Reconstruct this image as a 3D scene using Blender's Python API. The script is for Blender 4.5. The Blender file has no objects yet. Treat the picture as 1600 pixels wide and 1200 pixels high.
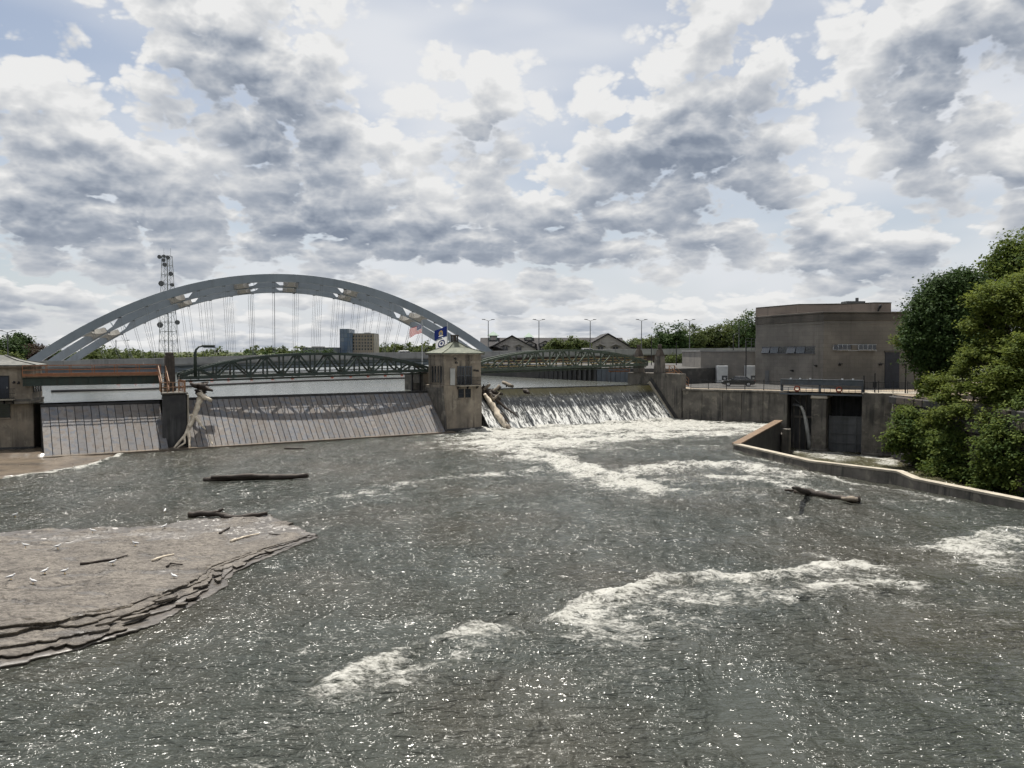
import bpy, bmesh, math, random
import numpy as np
from mathutils import Vector, Matrix
R = math.radians
scn = bpy.context.scene
COL = scn.collection

# ------------------------------------------------------------------ camera
CAMZ, F, HZ = 9.0, 1250.0, 550.0          # eye height over the lower river, focal length in px, horizon row
TH = math.atan((600 - HZ) / F)
cam_d = bpy.data.cameras.new('camera'); cam_d.sensor_width = 36.0; cam_d.lens = 36.0 * F / 1600.0
cam_d.clip_start = 0.1; cam_d.clip_end = 9000
cam = bpy.data.objects.new('camera', cam_d); COL.objects.link(cam)
cam.location = (0, 0, CAMZ); cam.rotation_euler = (math.pi / 2 - TH, 0, 0)
scn.camera = cam

# ------------------------------------------------------------------ sun and exposure
SUN_AZ, SUN_EL = R(-18), R(67)             # ahead of the camera, a little to the left, high
sun_dir = Vector((math.sin(SUN_AZ) * math.cos(SUN_EL), math.cos(SUN_AZ) * math.cos(SUN_EL), math.sin(SUN_EL)))
sd = bpy.data.lights.new('sun', 'SUN'); sd.energy = 5.0; sd.angle = R(0.55); sd.color = (1.0, 0.95, 0.87)
so = bpy.data.objects.new('sun', sd); COL.objects.link(so)
so.rotation_euler = (-sun_dir).to_track_quat('-Z', 'Y').to_euler()
vs = scn.view_settings
vs.view_transform = 'Standard'; vs.look = 'None'; vs.gamma = 1.0; vs.exposure = 0.5; vs.use_curve_mapping = False
scn.cycles.use_denoising = True
scn.cycles.use_adaptive_sampling = True; scn.cycles.adaptive_threshold = .025; scn.cycles.adaptive_min_samples = 20
scn.cycles.max_bounces = 5; scn.cycles.diffuse_bounces = 2; scn.cycles.glossy_bounces = 3
scn.cycles.transmission_bounces = 4; scn.cycles.transparent_max_bounces = 8
scn.cycles.caustics_reflective = False; scn.cycles.caustics_refractive = False

# ------------------------------------------------------------------ node helpers
class NT:
    def __init__(s, tree): s.t = tree
    def n(s, typ, **kw):
        nd = s.t.nodes.new(typ)
        for k, v in kw.items(): setattr(nd, k, v)
        return nd
    def link(s, a, b): s.t.links.new(a, b)
    def put(s, sock, v):
        if isinstance(v, bpy.types.NodeSocket): s.link(v, sock)
        elif v is not None: sock.default_value = v
    def m(s, op, a, b=None, c=None, clamp=False):
        nd = s.n('ShaderNodeMath', operation=op); nd.use_clamp = clamp
        s.put(nd.inputs[0], a)
        if b is not None: s.put(nd.inputs[1], b)
        if c is not None: s.put(nd.inputs[2], c)
        return nd.outputs[0]
    def vm(s, op, a, b=None):
        nd = s.n('ShaderNodeVectorMath', operation=op); s.put(nd.inputs[0], a)
        if b is not None: s.put(nd.inputs[1], b)
        return nd.outputs[0]
    def ss(s, x, lo, hi, a=0.0, b=1.0):       # smoothstep
        nd = s.n('ShaderNodeMapRange', interpolation_type='SMOOTHSTEP')
        s.put(nd.inputs[0], x); s.put(nd.inputs[1], lo); s.put(nd.inputs[2], hi); s.put(nd.inputs[3], a); s.put(nd.inputs[4], b)
        return nd.outputs[0]
    def mix(s, fac, a, b):
        nd = s.n('ShaderNodeMix', data_type='RGBA'); s.put(nd.inputs[0], fac)
        for i, v in ((6, a), (7, b)):
            if isinstance(v, (tuple, list)): v = tuple(v[:3]) + (1,)
            s.put(nd.inputs[i], v)
        return nd.outputs[2]
    def comb(s, x, y, z):
        nd = s.n('ShaderNodeCombineXYZ'); s.put(nd.inputs[0], x); s.put(nd.inputs[1], y); s.put(nd.inputs[2], z); return nd.outputs[0]
    def sep(s, v):
        nd = s.n('ShaderNodeSeparateXYZ'); s.put(nd.inputs[0], v); return nd.outputs
    def noise(s, v, scale, detail=5, rough=.55, dist=0.0):
        nd = s.n('ShaderNodeTexNoise'); s.put(nd.inputs['Vector'], v); nd.inputs['Scale'].default_value = scale
        nd.inputs['Detail'].default_value = detail; nd.inputs['Roughness'].default_value = rough; nd.inputs['Distortion'].default_value = dist
        return nd.outputs[0]

# ------------------------------------------------------------------ world: Nishita sky with a field of cumulus
def build_world():
    w = bpy.data.worlds.new('World'); scn.world = w; w.use_nodes = True
    t = w.node_tree; t.nodes.clear(); N = NT(t)
    def group(name, fn):
        g = bpy.data.node_groups.new(name, 'ShaderNodeTree')
        g.interface.new_socket('Az', in_out='INPUT', socket_type='NodeSocketFloat'); g.interface.new_socket('El', in_out='INPUT', socket_type='NodeSocketFloat')
        g.interface.new_socket('Value', in_out='OUTPUT', socket_type='NodeSocketFloat')
        q = NT(g); gi = q.n('NodeGroupInput'); go = q.n('NodeGroupOutput'); q.link(fn(q, gi.outputs[0], gi.outputs[1]), go.inputs[0])
        def call(a, e):
            nd = N.n('ShaderNodeGroup'); nd.node_tree = g; N.put(nd.inputs[0], a); N.put(nd.inputs[1], e); return nd.outputs[0]
        return call
    def n2(q, v, scale, detail, rough):
        nd = q.n('ShaderNodeTexNoise', noise_dimensions='2D'); q.put(nd.inputs['Vector'], v); nd.inputs['Scale'].default_value = scale
        nd.inputs['Detail'].default_value = detail; nd.inputs['Roughness'].default_value = rough; return nd
    def plane(q, az, el):                        # sky coordinates: flattened towards the horizon, where the deck is seen edge on
        e = q.m('MAXIMUM', el, -0.01)
        return q.comb(q.m('MULTIPLY', az, 6.0), q.m('MULTIPLY_ADD', e, 6.6, q.m('MULTIPLY', q.m('LOGARITHM', q.m('ADD', e, .045), math.e), .95)), 0.0)
    def billow(q, az, el):                       # lumpy fractal cover
        p = plane(q, az, el)
        wv = q.vm('SUBTRACT', n2(q, p, 2.2, 2, .5).outputs[1], (.5, .5, .5))
        sc_ = q.n('ShaderNodeVectorMath', operation='SCALE'); q.put(sc_.inputs[0], wv); sc_.inputs['Scale'].default_value = .14
        pw = q.vm('ADD', p, sc_.outputs[0])
        vo = q.n('ShaderNodeTexVoronoi', feature='F1', voronoi_dimensions='2D'); q.put(vo.inputs['Vector'], pw); vo.inputs['Scale'].default_value = 2.6
        vo.inputs['Detail'].default_value = 3.0; vo.inputs['Roughness'].default_value = .48; vo.inputs['Lacunarity'].default_value = 2.2
        dd = vo.outputs['Distance']; return q.m('MULTIPLY_ADD', q.m('MULTIPLY', dd, dd), -.52, q.m('MULTIPLY_ADD', n2(q, pw, 1.0, 7, .45).outputs[0], 1.0, -.20))
    def soft(q, az, el):
        p = plane(q, az, el); return q.m('MULTIPLY_ADD', n2(q, p, 1.05, 3, .52).outputs[0], 1.0, -.45)
    def masses(q, az, el, dark=False):                       # the large cumuli and the blue gaps, by direction (right and up of straight ahead, in focal lengths)
        ta = q.m('TANGENT', q.m('MINIMUM', q.m('MAXIMUM', az, -1.4), 1.4)); te = q.m('TANGENT', el); acc = 0.0 if dark else q.ss(el, .32, .06, 0.0, .15)
        for (cx, cy, rx, ry, a) in (DARK if dark else CLOUDS):
            gx, gy = (cx - 800) / F, (HZ - cy) / F
            dx = q.m('MULTIPLY_ADD', ta, F / rx, -gx * F / rx); dy = q.m('MULTIPLY_ADD', te, F / ry, -gy * F / ry)
            r2 = q.m('MULTIPLY_ADD', dx, dx, q.m('MULTIPLY', dy, dy))
            acc = q.m('MULTIPLY_ADD', q.m('POWER', .3679, r2), a * (.72 if dark else 1.3), acc)
        return acc
    B, S, A = group('cloud_billow', billow), group('cloud_soft', soft), group('cloud_masses', masses); K = group('cloud_depth', lambda q, a, e: masses(q, a, e, True))
    tc = N.n('ShaderNodeTexCoord'); x, y, z = N.sep(tc.outputs['Generated'])
    az = N.m('ARCTAN2', x, N.m('ABSOLUTE', y)); el = N.m('ARCSINE', z)
    ec = N.m('ADD', N.m('MAXIMUM', el, 0.0), 0.10)
    def up(k, l): return N.m('SUBTRACT', az, N.m('MULTIPLY', ec, l)), N.m('MULTIPLY_ADD', ec, k, el)
    a1, e1 = up(.045, .012); a2, e2 = up(.17, .04)
    m0, m2 = A(az, el), A(a2, e2)
    d0 = N.m('ADD', B(az, el), m0); d1 = N.m('ADD', B(a1, e1), N.m('MULTIPLY_ADD', m2, .3, N.m('MULTIPLY', m0, .7))); d2 = N.m('ADD', S(a2, e2), m2)
    alpha = N.ss(d0, -.12, .11)
    # light comes from above and behind: what lies above a point, and how thick the cloud is, darkens it
    occ = N.m('MULTIPLY_ADD', N.ss(d2, -.08, .40), .42, N.m('MULTIPLY', N.ss(d0, .0, .45), .16))
    occ = N.m('ADD', occ, N.m('MULTIPLY', N.m('SUBTRACT', d1, d0), .85))
    dk = N.m('MULTIPLY', K(az, el), N.ss(N.m('ADD', N.m('MULTIPLY', d0, .6), N.m('MULTIPLY', d2, .6)), -.08, .26))
    occ = N.m('MULTIPLY', N.m('ADD', occ, dk), N.ss(d0, -.08, .16, .62, 1.0))
    ramp = N.n('ShaderNodeValToRGB'); N.put(ramp.inputs[0], occ)
    cr = ramp.color_ramp; cr.elements[0].position = 0.0; cr.elements[0].color = (.93, .93, .925, 1)
    cr.elements[1].position = 1.0; cr.elements[1].color = (.25, .295, .375, 1)
    for pos, c in ((.2, (.78, .79, .80, 1)), (.45, (.60, .627, .67, 1)), (.72, (.40, .443, .515, 1))):
        e = cr.elements.new(pos); e.color = c
    sky = N.n('ShaderNodeTexSky'); sky.sky_type = 'NISHITA'; sky.sun_disc = False
    sky.sun_elevation = SUN_EL; sky.sun_rotation = SUN_AZ; sky.altitude = 150; sky.air_density = 1.0; sky.dust_density = 1.2; sky.ozone_density = 1.2
    veil = n2(N, N.comb(N.m('DIVIDE', az, N.m('ADD', ec, .25)), N.m('MULTIPLY', el, 5.0), 0.0), 1.6, 3, .5).outputs[0]
    va = N.m('ADD', N.ss(veil, .30, .72, .50, .92), N.ss(az, -.62, -.15, -.26, 0.0))
    base = N.mix(va, sky.outputs[0], (8.7, 8.9, 9.25))
    base = N.mix(N.ss(el, .16, .0, .0, .75), base, (7.7, 8.0, 8.5))
    cc = N.n('ShaderNodeVectorMath', operation='SCALE'); N.put(cc.inputs[0], ramp.outputs[0]); cc.inputs['Scale'].default_value = 10.0
    col = N.mix(alpha, base, cc.outputs[0])
    col = N.mix(N.ss(z, -.02, -.08), col, (1.2, 1.25, 1.2))
    bg = N.n('ShaderNodeBackground'); N.put(bg.inputs[0], col); bg.inputs[1].default_value = .064
    out = N.n('ShaderNodeOutputWorld'); N.link(bg.outputs[0], out.inputs[0])
    w.cycles.sampling_method = 'MANUAL'; w.cycles.sample_map_resolution = 1024
CLOUDS = [                                     # place in the photograph, half sizes, cover
    (240, 80, 140, 80, .26), (400, 110, 115, 120, .30), (460, 235, 150, 46, .26), (590, 255, 60, 24, .14),
    (70, 240, 180, 80, .26), (50, 340, 200, 70, .22), (250, 310, 60, 70, .14),
    (720, 130, 110, 60, .27), (1090, 120, 120, 80, .24), (1060, 240, 170, 66, .32), (885, 340, 95, 58, .24),
    (1470, 130, 160, 80, .30), (1600, 60, 120, 80, .18), (1420, 260, 80, 60, .22), (1600, 290, 60, 56, .2),
    (680, 350, 120, 52, .20), (460, 350, 120, 50, .20), (1235, 335, 90, 28, .20), (1400, 392, 160, 30, .18), (1112, 360, 44, 32, .2),
    (60, 100, 100, 40, -.32), (150, 170, 60, 30, -.20), (600, 60, 66, 110, -.34), (920, 30, 140, 56, -.32), (1265, 60, 66, 110, -.28),
    (660, 225, 46, 36, -.16), (830, 235, 70, 40, -.22), (1290, 250, 56, 66, -.26), (1340, 330, 60, 24, -.12), (770, 20, 110, 46, -.2),
]
DARK = [                                       # the deep, grey parts of the clouds
    (440, 240, 110, 34, .42), (300, 60, 70, 60, .12), (390, 90, 60, 70, .22), (1060, 255, 150, 60, .50), (1480, 140, 130, 60, .42), (885, 345, 80, 45, .42), (470, 360, 100, 38, .36),
    (690, 370, 120, 45, .32), (180, 320, 60, 50, .22), (40, 380, 120, 50, .24), (1230, 345, 80, 26, .34), (1400, 405, 150, 20, .42), (1112, 362, 40, 28, .34), (1430, 270, 60, 40, .26), (740, 150, 90, 26, .16), (1590, 40, 80, 60, .2),
]
build_world()
# ------------------------------------------------------------------ geometry helpers
def W(px, py, D):                           # the point seen at a pixel of the photograph, at distance D ahead
    xc, yc = (px - 800) / F, (600 - py) / F
    d = Vector((xc, math.cos(TH) + yc * math.sin(TH), yc * math.cos(TH) - math.sin(TH)))
    return Vector((0, 0, CAMZ)) + d * (D / d.y)
def G(px, py, z=0.0):                       # the point seen at a pixel, on the level z
    xc, yc = (px - 800) / F, (600 - py) / F
    d = Vector((xc, math.cos(TH) + yc * math.sin(TH), yc * math.cos(TH) - math.sin(TH)))
    return Vector((0, 0, CAMZ)) + d * ((z - CAMZ) / d.z)

class MB:
    def __init__(s): s.v = []; s.f = []
    def add(s, vs, fs):
        o = len(s.v); s.v += [tuple(v) for v in vs]; s.f += [tuple(i + o for i in f) for f in fs]; return s
    def box(s, c, d, rz=0.0, bev=0.0):
        x, y, z = d[0] / 2, d[1] / 2, d[2] / 2
        ca, sa = math.cos(rz), math.sin(rz)
        vs = [(c[0] + ca * i * x - sa * j * y, c[1] + sa * i * x + ca * j * y, c[2] + k * z) for k in (-1, 1) for i, j in ((-1, -1), (1, -1), (1, 1), (-1, 1))]
        return s.add(vs, [(3, 2, 1, 0), (4, 5, 6, 7), (0, 1, 5, 4), (1, 2, 6, 5), (2, 3, 7, 6), (3, 0, 4, 7)])
    def span(s, x0, x1, y0, y1, z0, z1): return s.box(((x0 + x1) / 2, (y0 + y1) / 2, (z0 + z1) / 2), (abs(x1 - x0), abs(y1 - y0), abs(z1 - z0)))
    def beam(s, a, b, w, h, up=(0, 0, 1)):
        a, b = Vector(a), Vector(b); d = (b - a).normalized(); u = Vector(up)
        if abs(d.dot(u)) > .98: u = Vector((0, 1, 0))
        r = d.cross(u).normalized(); u = r.cross(d).normalized()
        vs = [p + r * (i * w / 2) + u * (j * h / 2) for p in (a, b) for i, j in ((-1, -1), (1, -1), (1, 1), (-1, 1))]
        return s.add(vs, [(3, 2, 1, 0), (4, 5, 6, 7), (0, 1, 5, 4), (1, 2, 6, 5), (2, 3, 7, 6), (3, 0, 4, 7)])
    def tube(s, pts, rad, n=6, seed=None, jit=0.0):
        pts = [Vector(p) for p in pts]; rnd = random.Random(seed)
        if not isinstance(rad, (list, tuple)): rad = [rad] * len(pts)
        o = len(s.v); ref = Vector((.13, .31, .94))
        for i, p in enumerate(pts):
            d = (pts[min(i + 1, len(pts) - 1)] - pts[max(i - 1, 0)]).normalized()
            r = d.cross(ref).normalized(); u = r.cross(d)
            for k in range(n):
                a = 2 * math.pi * k / n; rr = rad[i] * (1 + jit * rnd.uniform(-1, 1))
                s.v.append(tuple(p + (r * math.cos(a) + u * math.sin(a)) * rr))
        for i in range(len(pts) - 1):
            for k in range(n):
                k2 = (k + 1) % n; s.f.append((o + i * n + k, o + i * n + k2, o + (i + 1) * n + k2, o + (i + 1) * n + k))
        s.f.append(tuple(o + k for k in range(n))[::-1]); s.f.append(tuple(o + (len(pts) - 1) * n + k for k in range(n)))
        return s
    def prism(s, poly, z0, z1):             # a polygon in plan, extruded upwards
        n = len(poly); vs = [(p[0], p[1], z0) for p in poly] + [(p[0], p[1], z1) for p in poly]
        return s.add(vs, [tuple(range(n))[::-1], tuple(range(n, 2 * n))] + [(i, (i + 1) % n, n + (i + 1) % n, n + i) for i in range(n)])
    def xprism(s, poly, x0, x1):            # a polygon in the (y, z) plane, extruded along x
        n = len(poly); vs = [(x0, p[0], p[1]) for p in poly] + [(x1, p[0], p[1]) for p in poly]
        return s.add(vs, [tuple(range(n))[::-1], tuple(range(n, 2 * n))] + [(i, (i + 1) % n, n + (i + 1) % n, n + i) for i in range(n)])
    def yprism(s, poly, y0, y1):            # a polygon in the (x, z) plane, extruded along y
        n = len(poly); vs = [(p[0], y0, p[1]) for p in poly] + [(p[0], y1, p[1]) for p in poly]
        return s.add(vs, [tuple(range(n)), tuple(range(n, 2 * n))[::-1]] + [(i, n + i, n + (i + 1) % n, (i + 1) % n) for i in range(n)])
    def ball(s, c, r, n=8, m=5):
        if not isinstance(r, (list, tuple)): r = (r, r, r)
        vs = [(c[0], c[1], c[2] - r[2])]
        for i in range(1, m):
            a = math.pi * i / m - math.pi / 2
            for k in range(n):
                b = 2 * math.pi * k / n; vs.append((c[0] + r[0] * math.cos(a) * math.cos(b), c[1] + r[1] * math.cos(a) * math.sin(b), c[2] + r[2] * math.sin(a)))
        vs.append((c[0], c[1], c[2] + r[2])); L = len(vs) - 1
        fs = [(0, 1 + (k + 1) % n, 1 + k) for k in range(n)]
        for i in range(m - 2):
            for k in range(n): fs.append((1 + i * n + k, 1 + i * n + (k + 1) % n, 1 + (i + 1) * n + (k + 1) % n, 1 + (i + 1) * n + k))
        fs += [(L, 1 + (m - 2) * n + k, 1 + (m - 2) * n + (k + 1) % n) for k in range(n)]
        return s.add(vs, fs)
    def mesh(s, name, mat, smooth=False, bevel=0.0):
        me = bpy.data.meshes.new(name); me.from_pydata(s.v, [], s.f)
        bm = bmesh.new(); bm.from_mesh(me); bmesh.ops.recalc_face_normals(bm, faces=bm.faces)
        if bevel: bmesh.ops.bevel(bm, geom=list(bm.edges), offset=bevel, segments=1, affect='EDGES', clamp_overlap=True)
        bm.to_mesh(me); bm.free()
        if smooth: me.polygons.foreach_set('use_smooth', [True] * len(me.polygons))
        me.materials.append(mat); return me
    def build(s, name, mat, parent=None, smooth=False, bevel=0.0): return obj(name, s.mesh(name, mat, smooth, bevel), parent)

def obj(name, me, parent=None, loc=None, rot=None):
    o = bpy.data.objects.new(name, me); COL.objects.link(o)
    if parent is not None: o.parent = parent
    if loc is not None: o.location = loc
    if rot is not None: o.rotation_euler = rot
    return o
def tag(o, label, cat, group=None):
    o['label'] = label; o['category'] = cat
    if group: o['group'] = group
    return o
def structure(o, label=None):
    o['kind'] = 'structure'
    if label: o['label'] = label
    return o
def stuff(o, label=None, cat=None):
    o['kind'] = 'stuff'
    if label: o['label'] = label
    if cat: o['category'] = cat
    return o
def thing(name, label, cat, loc=(0, 0, 0), rz=0.0, group=None):
    o = bpy.data.objects.new(name, None); COL.objects.link(o); o.location = loc; o.rotation_euler = (0, 0, rz); o.empty_display_size = .3
    return tag(o, label, cat, group)
def dup(root, loc, rz=None, label=None, group=None, scale=None):
    def cp(o, par):
        c = o.copy(); COL.objects.link(c); c.parent = par
        for ch in o.children: cp(ch, c)
        return c
    r = cp(root, None); r.location = loc
    if rz is not None: r.rotation_euler = (0, 0, rz)
    if scale is not None: r.scale = scale if isinstance(scale, (tuple, list)) else (scale,) * 3
    if label: r['label'] = label
    if group: r['group'] = group
    return r
def np_mesh(name, V, Q, mat, smooth=False, attrs=None):
    me = bpy.data.meshes.new(name); V = np.asarray(V, np.float32); Q = np.asarray(Q, np.int32)
    me.vertices.add(len(V)); me.vertices.foreach_set('co', V.ravel())
    k = Q.shape[1]; me.loops.add(Q.size); me.loops.foreach_set('vertex_index', Q.ravel())
    me.polygons.add(len(Q)); me.polygons.foreach_set('loop_start', np.arange(0, Q.size, k, dtype=np.int32))
    try: me.polygons.foreach_set('loop_total', np.full(len(Q), k, np.int32))
    except Exception: pass
    if smooth: me.polygons.foreach_set('use_smooth', np.ones(len(Q), bool))
    me.update(calc_edges=True); me.validate()
    for an, (dom, arr) in (attrs or {}).items():
        a = me.attributes.new(an, 'FLOAT', dom); a.data.foreach_set('value', np.asarray(arr, np.float32).ravel())
    me.materials.append(mat); return me

# value noise for heightfields
def _hash(ix, iy, s):
    h = (ix.astype(np.int64) * 374761393 + iy.astype(np.int64) * 668265263 + s * 1442695041) & 0xffffffff
    h = ((h ^ (h >> 13)) * 1274126177) & 0xffffffff
    return ((h ^ (h >> 16)) & 0xffff) / 65535.0
def vnoise(x, y, s=0):
    ix, iy = np.floor(x), np.floor(y); fx, fy = x - ix, y - iy
    fx = fx * fx * fx * (fx * (fx * 6 - 15) + 10); fy = fy * fy * fy * (fy * (fy * 6 - 15) + 10)
    a, b, c, d = _hash(ix, iy, s), _hash(ix + 1, iy, s), _hash(ix, iy + 1, s), _hash(ix + 1, iy + 1, s)
    return (a * (1 - fx) + b * fx) * (1 - fy) + (c * (1 - fx) + d * fx) * fy
def fbm(x, y, oct=4, s=0, g=.5):
    t = 0; a = 1.0; n = 0
    for o in range(oct):
        ca, sa = math.cos(.6 * o), math.sin(.6 * o)
        t = t + a * vnoise((ca * x - sa * y) * 2 ** o + 17.3 * o, (sa * x + ca * y) * 2 ** o - 9.1 * o, s + o); n += a; a *= g
    return t / n
def inpoly(x, y, poly):
    c = np.zeros(x.shape, bool); n = len(poly)
    for i in range(n):
        x0, y0 = poly[i][0], poly[i][1]; x1, y1 = poly[(i + 1) % n][0], poly[(i + 1) % n][1]
        c ^= ((y0 > y) != (y1 > y)) & (x < (x1 - x0) * (y - y0) / (y1 - y0 + 1e-12) + x0)
    return c
def dist_poly(x, y, pts):                    # distance to a polyline and the position along it (0..1)
    best = np.full(x.shape, 1e9); par = np.zeros(x.shape); n = len(pts) - 1
    for i in range(n):
        ax, ay = pts[i][0], pts[i][1]; bx, by = pts[i + 1][0], pts[i + 1][1]
        L = (bx - ax) ** 2 + (by - ay) ** 2 + 1e-9
        t = np.clip(((x - ax) * (bx - ax) + (y - ay) * (by - ay)) / L, 0, 1)
        d = np.hypot(x - ax - t * (bx - ax), y - ay - t * (by - ay)); m = d < best
        best = np.where(m, d, best); par = np.where(m, (i + t) / n, par)
    return best, par
def sstep(a, b, x):
    t = np.clip((x - a) / (b - a), 0, 1); return t * t * (3 - 2 * t)

# ------------------------------------------------------------------ materials
MATS = {}
def mk(name):
    m = bpy.data.materials.new(name); m.use_nodes = True; m.node_tree.nodes.clear(); N = NT(m.node_tree)
    out = N.n('ShaderNodeOutputMaterial'); return m, N, out
def P(N, out, col, rough, metal=0.0, spec=.4, normal=None):
    b = N.n('ShaderNodeBsdfPrincipled')
    if isinstance(col, (tuple, list)): col = tuple(col[:3]) + (1,)
    N.put(b.inputs['Base Color'], col); N.put(b.inputs['Roughness'], rough); N.put(b.inputs['Metallic'], metal)
    b.inputs['Specular IOR Level'].default_value = spec
    if normal is not None: N.put(b.inputs['Normal'], normal)
    if out is not None: N.link(b.outputs[0], out.inputs[0])
    return b
def pos(N): return N.n('ShaderNodeNewGeometry').outputs['Position']
def scaled(N, v, s): return N.vm('MULTIPLY', v, s)
def mat(name, c1, c2=None, scale=1.0, rough=.8, streak=None, patch=None, bump=.25, bscale=12.0, metal=0.0, spec=.35, obj_rand=0.0, contrast=(.32, .68)):
    m, N, out = mk(name); p = pos(N)
    if c2 is None: c2 = tuple(c * .8 for c in c1)
    col = N.mix(N.ss(N.noise(p, scale, 6, .6), *contrast), c1, c2)
    if patch: col = N.mix(N.m('MULTIPLY', N.ss(N.noise(p, patch[1], 7, .65, .4), .52, .66), patch[2]), col, patch[0])
    if streak:                                # (colour, amount, horizontal scale)
        sv = scaled(N, p, (streak[2], streak[2], streak[2] * .06))
        st = N.m('MULTIPLY', N.ss(N.noise(sv, 1.0, 6, .65), .46, .66), N.ss(N.noise(p, .35, 3, .5), .34, .60))
        col = N.mix(N.m('MULTIPLY', st, streak[1]), col, streak[0])
    if obj_rand:
        oi = N.n('ShaderNodeObjectInfo'); k = N.m('ADD', 1 - obj_rand, N.m('MULTIPLY', oi.outputs['Random'], 2 * obj_rand))
        nd = N.n('ShaderNodeVectorMath', operation='SCALE'); N.put(nd.inputs[0], col); N.put(nd.inputs['Scale'], k); col = nd.outputs[0]
    nb = N.n('ShaderNodeBump'); nb.inputs['Strength'].default_value = bump; nb.inputs['Distance'].default_value = .03
    N.put(nb.inputs['Height'], N.noise(p, bscale, 6, .65))
    P(N, out, col, N.m('ADD', rough - .08, N.m('MULTIPLY', N.noise(p, scale * 2.3, 3, .5), .16)), metal, spec, nb.outputs[0] if bump else None)
    MATS[name] = m; return m

concrete = mat('concrete_beige', (.28, .238, .185), (.165, .142, .115), .5, .9, ((.060, .054, .046), .9, 1.7), ((.36, .32, .255), 1.1, .5), .4, 9)
conc_dark = mat('concrete_weathered', (.160, .146, .126), (.082, .076, .067), .6, .92, ((.035, .034, .033), .85, 1.8), ((.26, .235, .19), 1.1, .5), .45, 7)
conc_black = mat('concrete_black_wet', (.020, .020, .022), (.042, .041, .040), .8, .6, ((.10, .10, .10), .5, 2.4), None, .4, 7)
conc_light = mat('concrete_pale', (.40, .36, .29), (.29, .26, .21), .7, .88, ((.12, .11, .09), .45, 1.6), None, .3, 8)
conc_grey = mat('concrete_grey', (.27, .27, .27), (.2, .2, .2), .4, .88, ((.10, .10, .10), .4, .9), None, .15, 6)
stone_brown = mat('stone_brown', (.085, .070, .058), (.05, .043, .038), 1.6, .95, ((.03, .027, .025), .6, 3.0), None, .8, 10)
rust_edge = mat('rusty_concrete_cap', (.20, .135, .085), (.13, .09, .06), 1.5, .9, None, ((.07, .055, .045), 1.2, .7), .5, 10)
green_steel = mat('green_painted_steel', (.034, .050, .041), (.026, .039, .033), 1.5, .55, ((.05, .035, .022), .5, 2.0), None, .08, 20)
green_pale = mat('pale_green_painted_steel', (.066, .085, .062), (.048, .066, .050), 1.5, .55, ((.06, .045, .03), .4, 2.0), None, .08, 20)
arch_steel = mat('blue_grey_bridge_paint', (.225, .255, .285), (.185, .215, .245), .12, .5, ((.10, .10, .10), .25, .5), None, .05, 4)
slate_m = mat('grey_slate_roofing', (.17, .17, .155), (.11, .112, .105), 1.6, .8, ((.07, .07, .065), .5, 2.5), None, .4, 9)
arch_under = mat('beige_strut_paint', (.25, .235, .21), (.20, .19, .172), .3, .6, None, None, .1, 4)
parapet_m = mat('parapet_concrete', (.31, .31, .30), (.22, .22, .22), .25, .85, ((.09, .09, .09), .5, .7), None, .15, 4)
girder_purple = mat('brown_girder_paint', (.105, .07, .065), (.08, .055, .05), .3, .6, None, None, .1, 4)
cable_m = mat('dark_cable', (.17, .18, .19), None, 1, .5, bump=0)
orange = mat('orange_railing_paint', (.29, .125, .06), (.22, .10, .055), 2.0, .6, None, ((.22, .15, .10), 1.3, .5), .05, 20)
orange_pale = mat('faded_orange_railing_paint', (.36, .21, .12), (.28, .16, .095), 2.0, .6, None, None, .05, 20)
copper = mat('green_copper_roofing', (.165, .175, .135), (.105, .118, .092), 1.3, .75, ((.06, .06, .048), .7, 2.5), ((.25, .25, .19), 2.4, .55), .3, 8)
black_metal = mat('black_iron', (.018, .018, .020), None, 1, .5, bump=0)
glass_dark = mat('dark_window_glass', (.018, .022, .028), (.03, .034, .04), .6, .12, bump=.02, spec=.6)
door_blue = mat('dark_blue_door', (.030, .036, .050), (.022, .026, .036), .9, .5, bump=.05)
shutter_m = mat('pale_shutter', (.42, .42, .40), None, 1, .6, bump=.05)
hoist_steel = mat('blue_grey_hoist_steel', (.085, .10, .118), (.06, .072, .085), .8, .5, ((.06, .04, .03), .4, 1.6), None, .1, 10)
gate_steel = mat('grey_steel_gate', (.105, .110, .115), (.07, .073, .077), .6, .6, ((.03, .03, .03), .5, 1.5), None, .1, 6)
bleached = mat('bleached_driftwood', (.62, .55, .44), (.46, .395, .31), 3.0, .85, None, ((.20, .165, .13), 2.2, .6), .6, 14)
dark_wood = mat('wet_dark_wood', (.045, .034, .026), (.026, .020, .016), 3.0, .7, None, None, .9, 12)
grey_wood = mat('grey_driftwood', (.24, .205, .16), (.13, .11, .088), 3.0, .85, None, None, .7, 14)
bark = mat('bark', (.075, .060, .045), (.045, .037, .03), 3.0, .95, None, None, .8, 9)
white_paint = mat('white_enamel', (.62, .64, .64), (.5, .52, .53), 1, .5, bump=.04)
asphalt = mat('asphalt', (.075, .073, .07), (.055, .054, .052), .8, .95, None, ((.15, .14, .125), .4, .5), .3, 14)
sand_m = mat('sandy_ground', (.30, .245, .18), (.21, .17, .125), .7, .95, None, None, .3, 9)
grass_m = mat('bank_ground', (.075, .085, .035), (.05, .06, .025), .05, .95, None, None, .3, 3)
tyre_m = mat('tyre_rubber', (.015, .015, .016), None, 1, .8, bump=0)
chrome = mat('alloy_metal', (.45, .45, .46), None, 1, .3, metal=.9, bump=0)
car_glass = mat('car_glass', (.025, .03, .036), None, 1, .08, bump=0, spec=.7)
def paint(name, c):
    m, N, out = mk(name); b = P(N, out, N.mix(N.noise(pos(N), 3, 3), c, tuple(x * .85 for x in c)), .35, .2, .5); b.inputs['Coat Weight'].default_value = .8; b.inputs['Coat Roughness'].default_value = .05; return m
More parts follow.
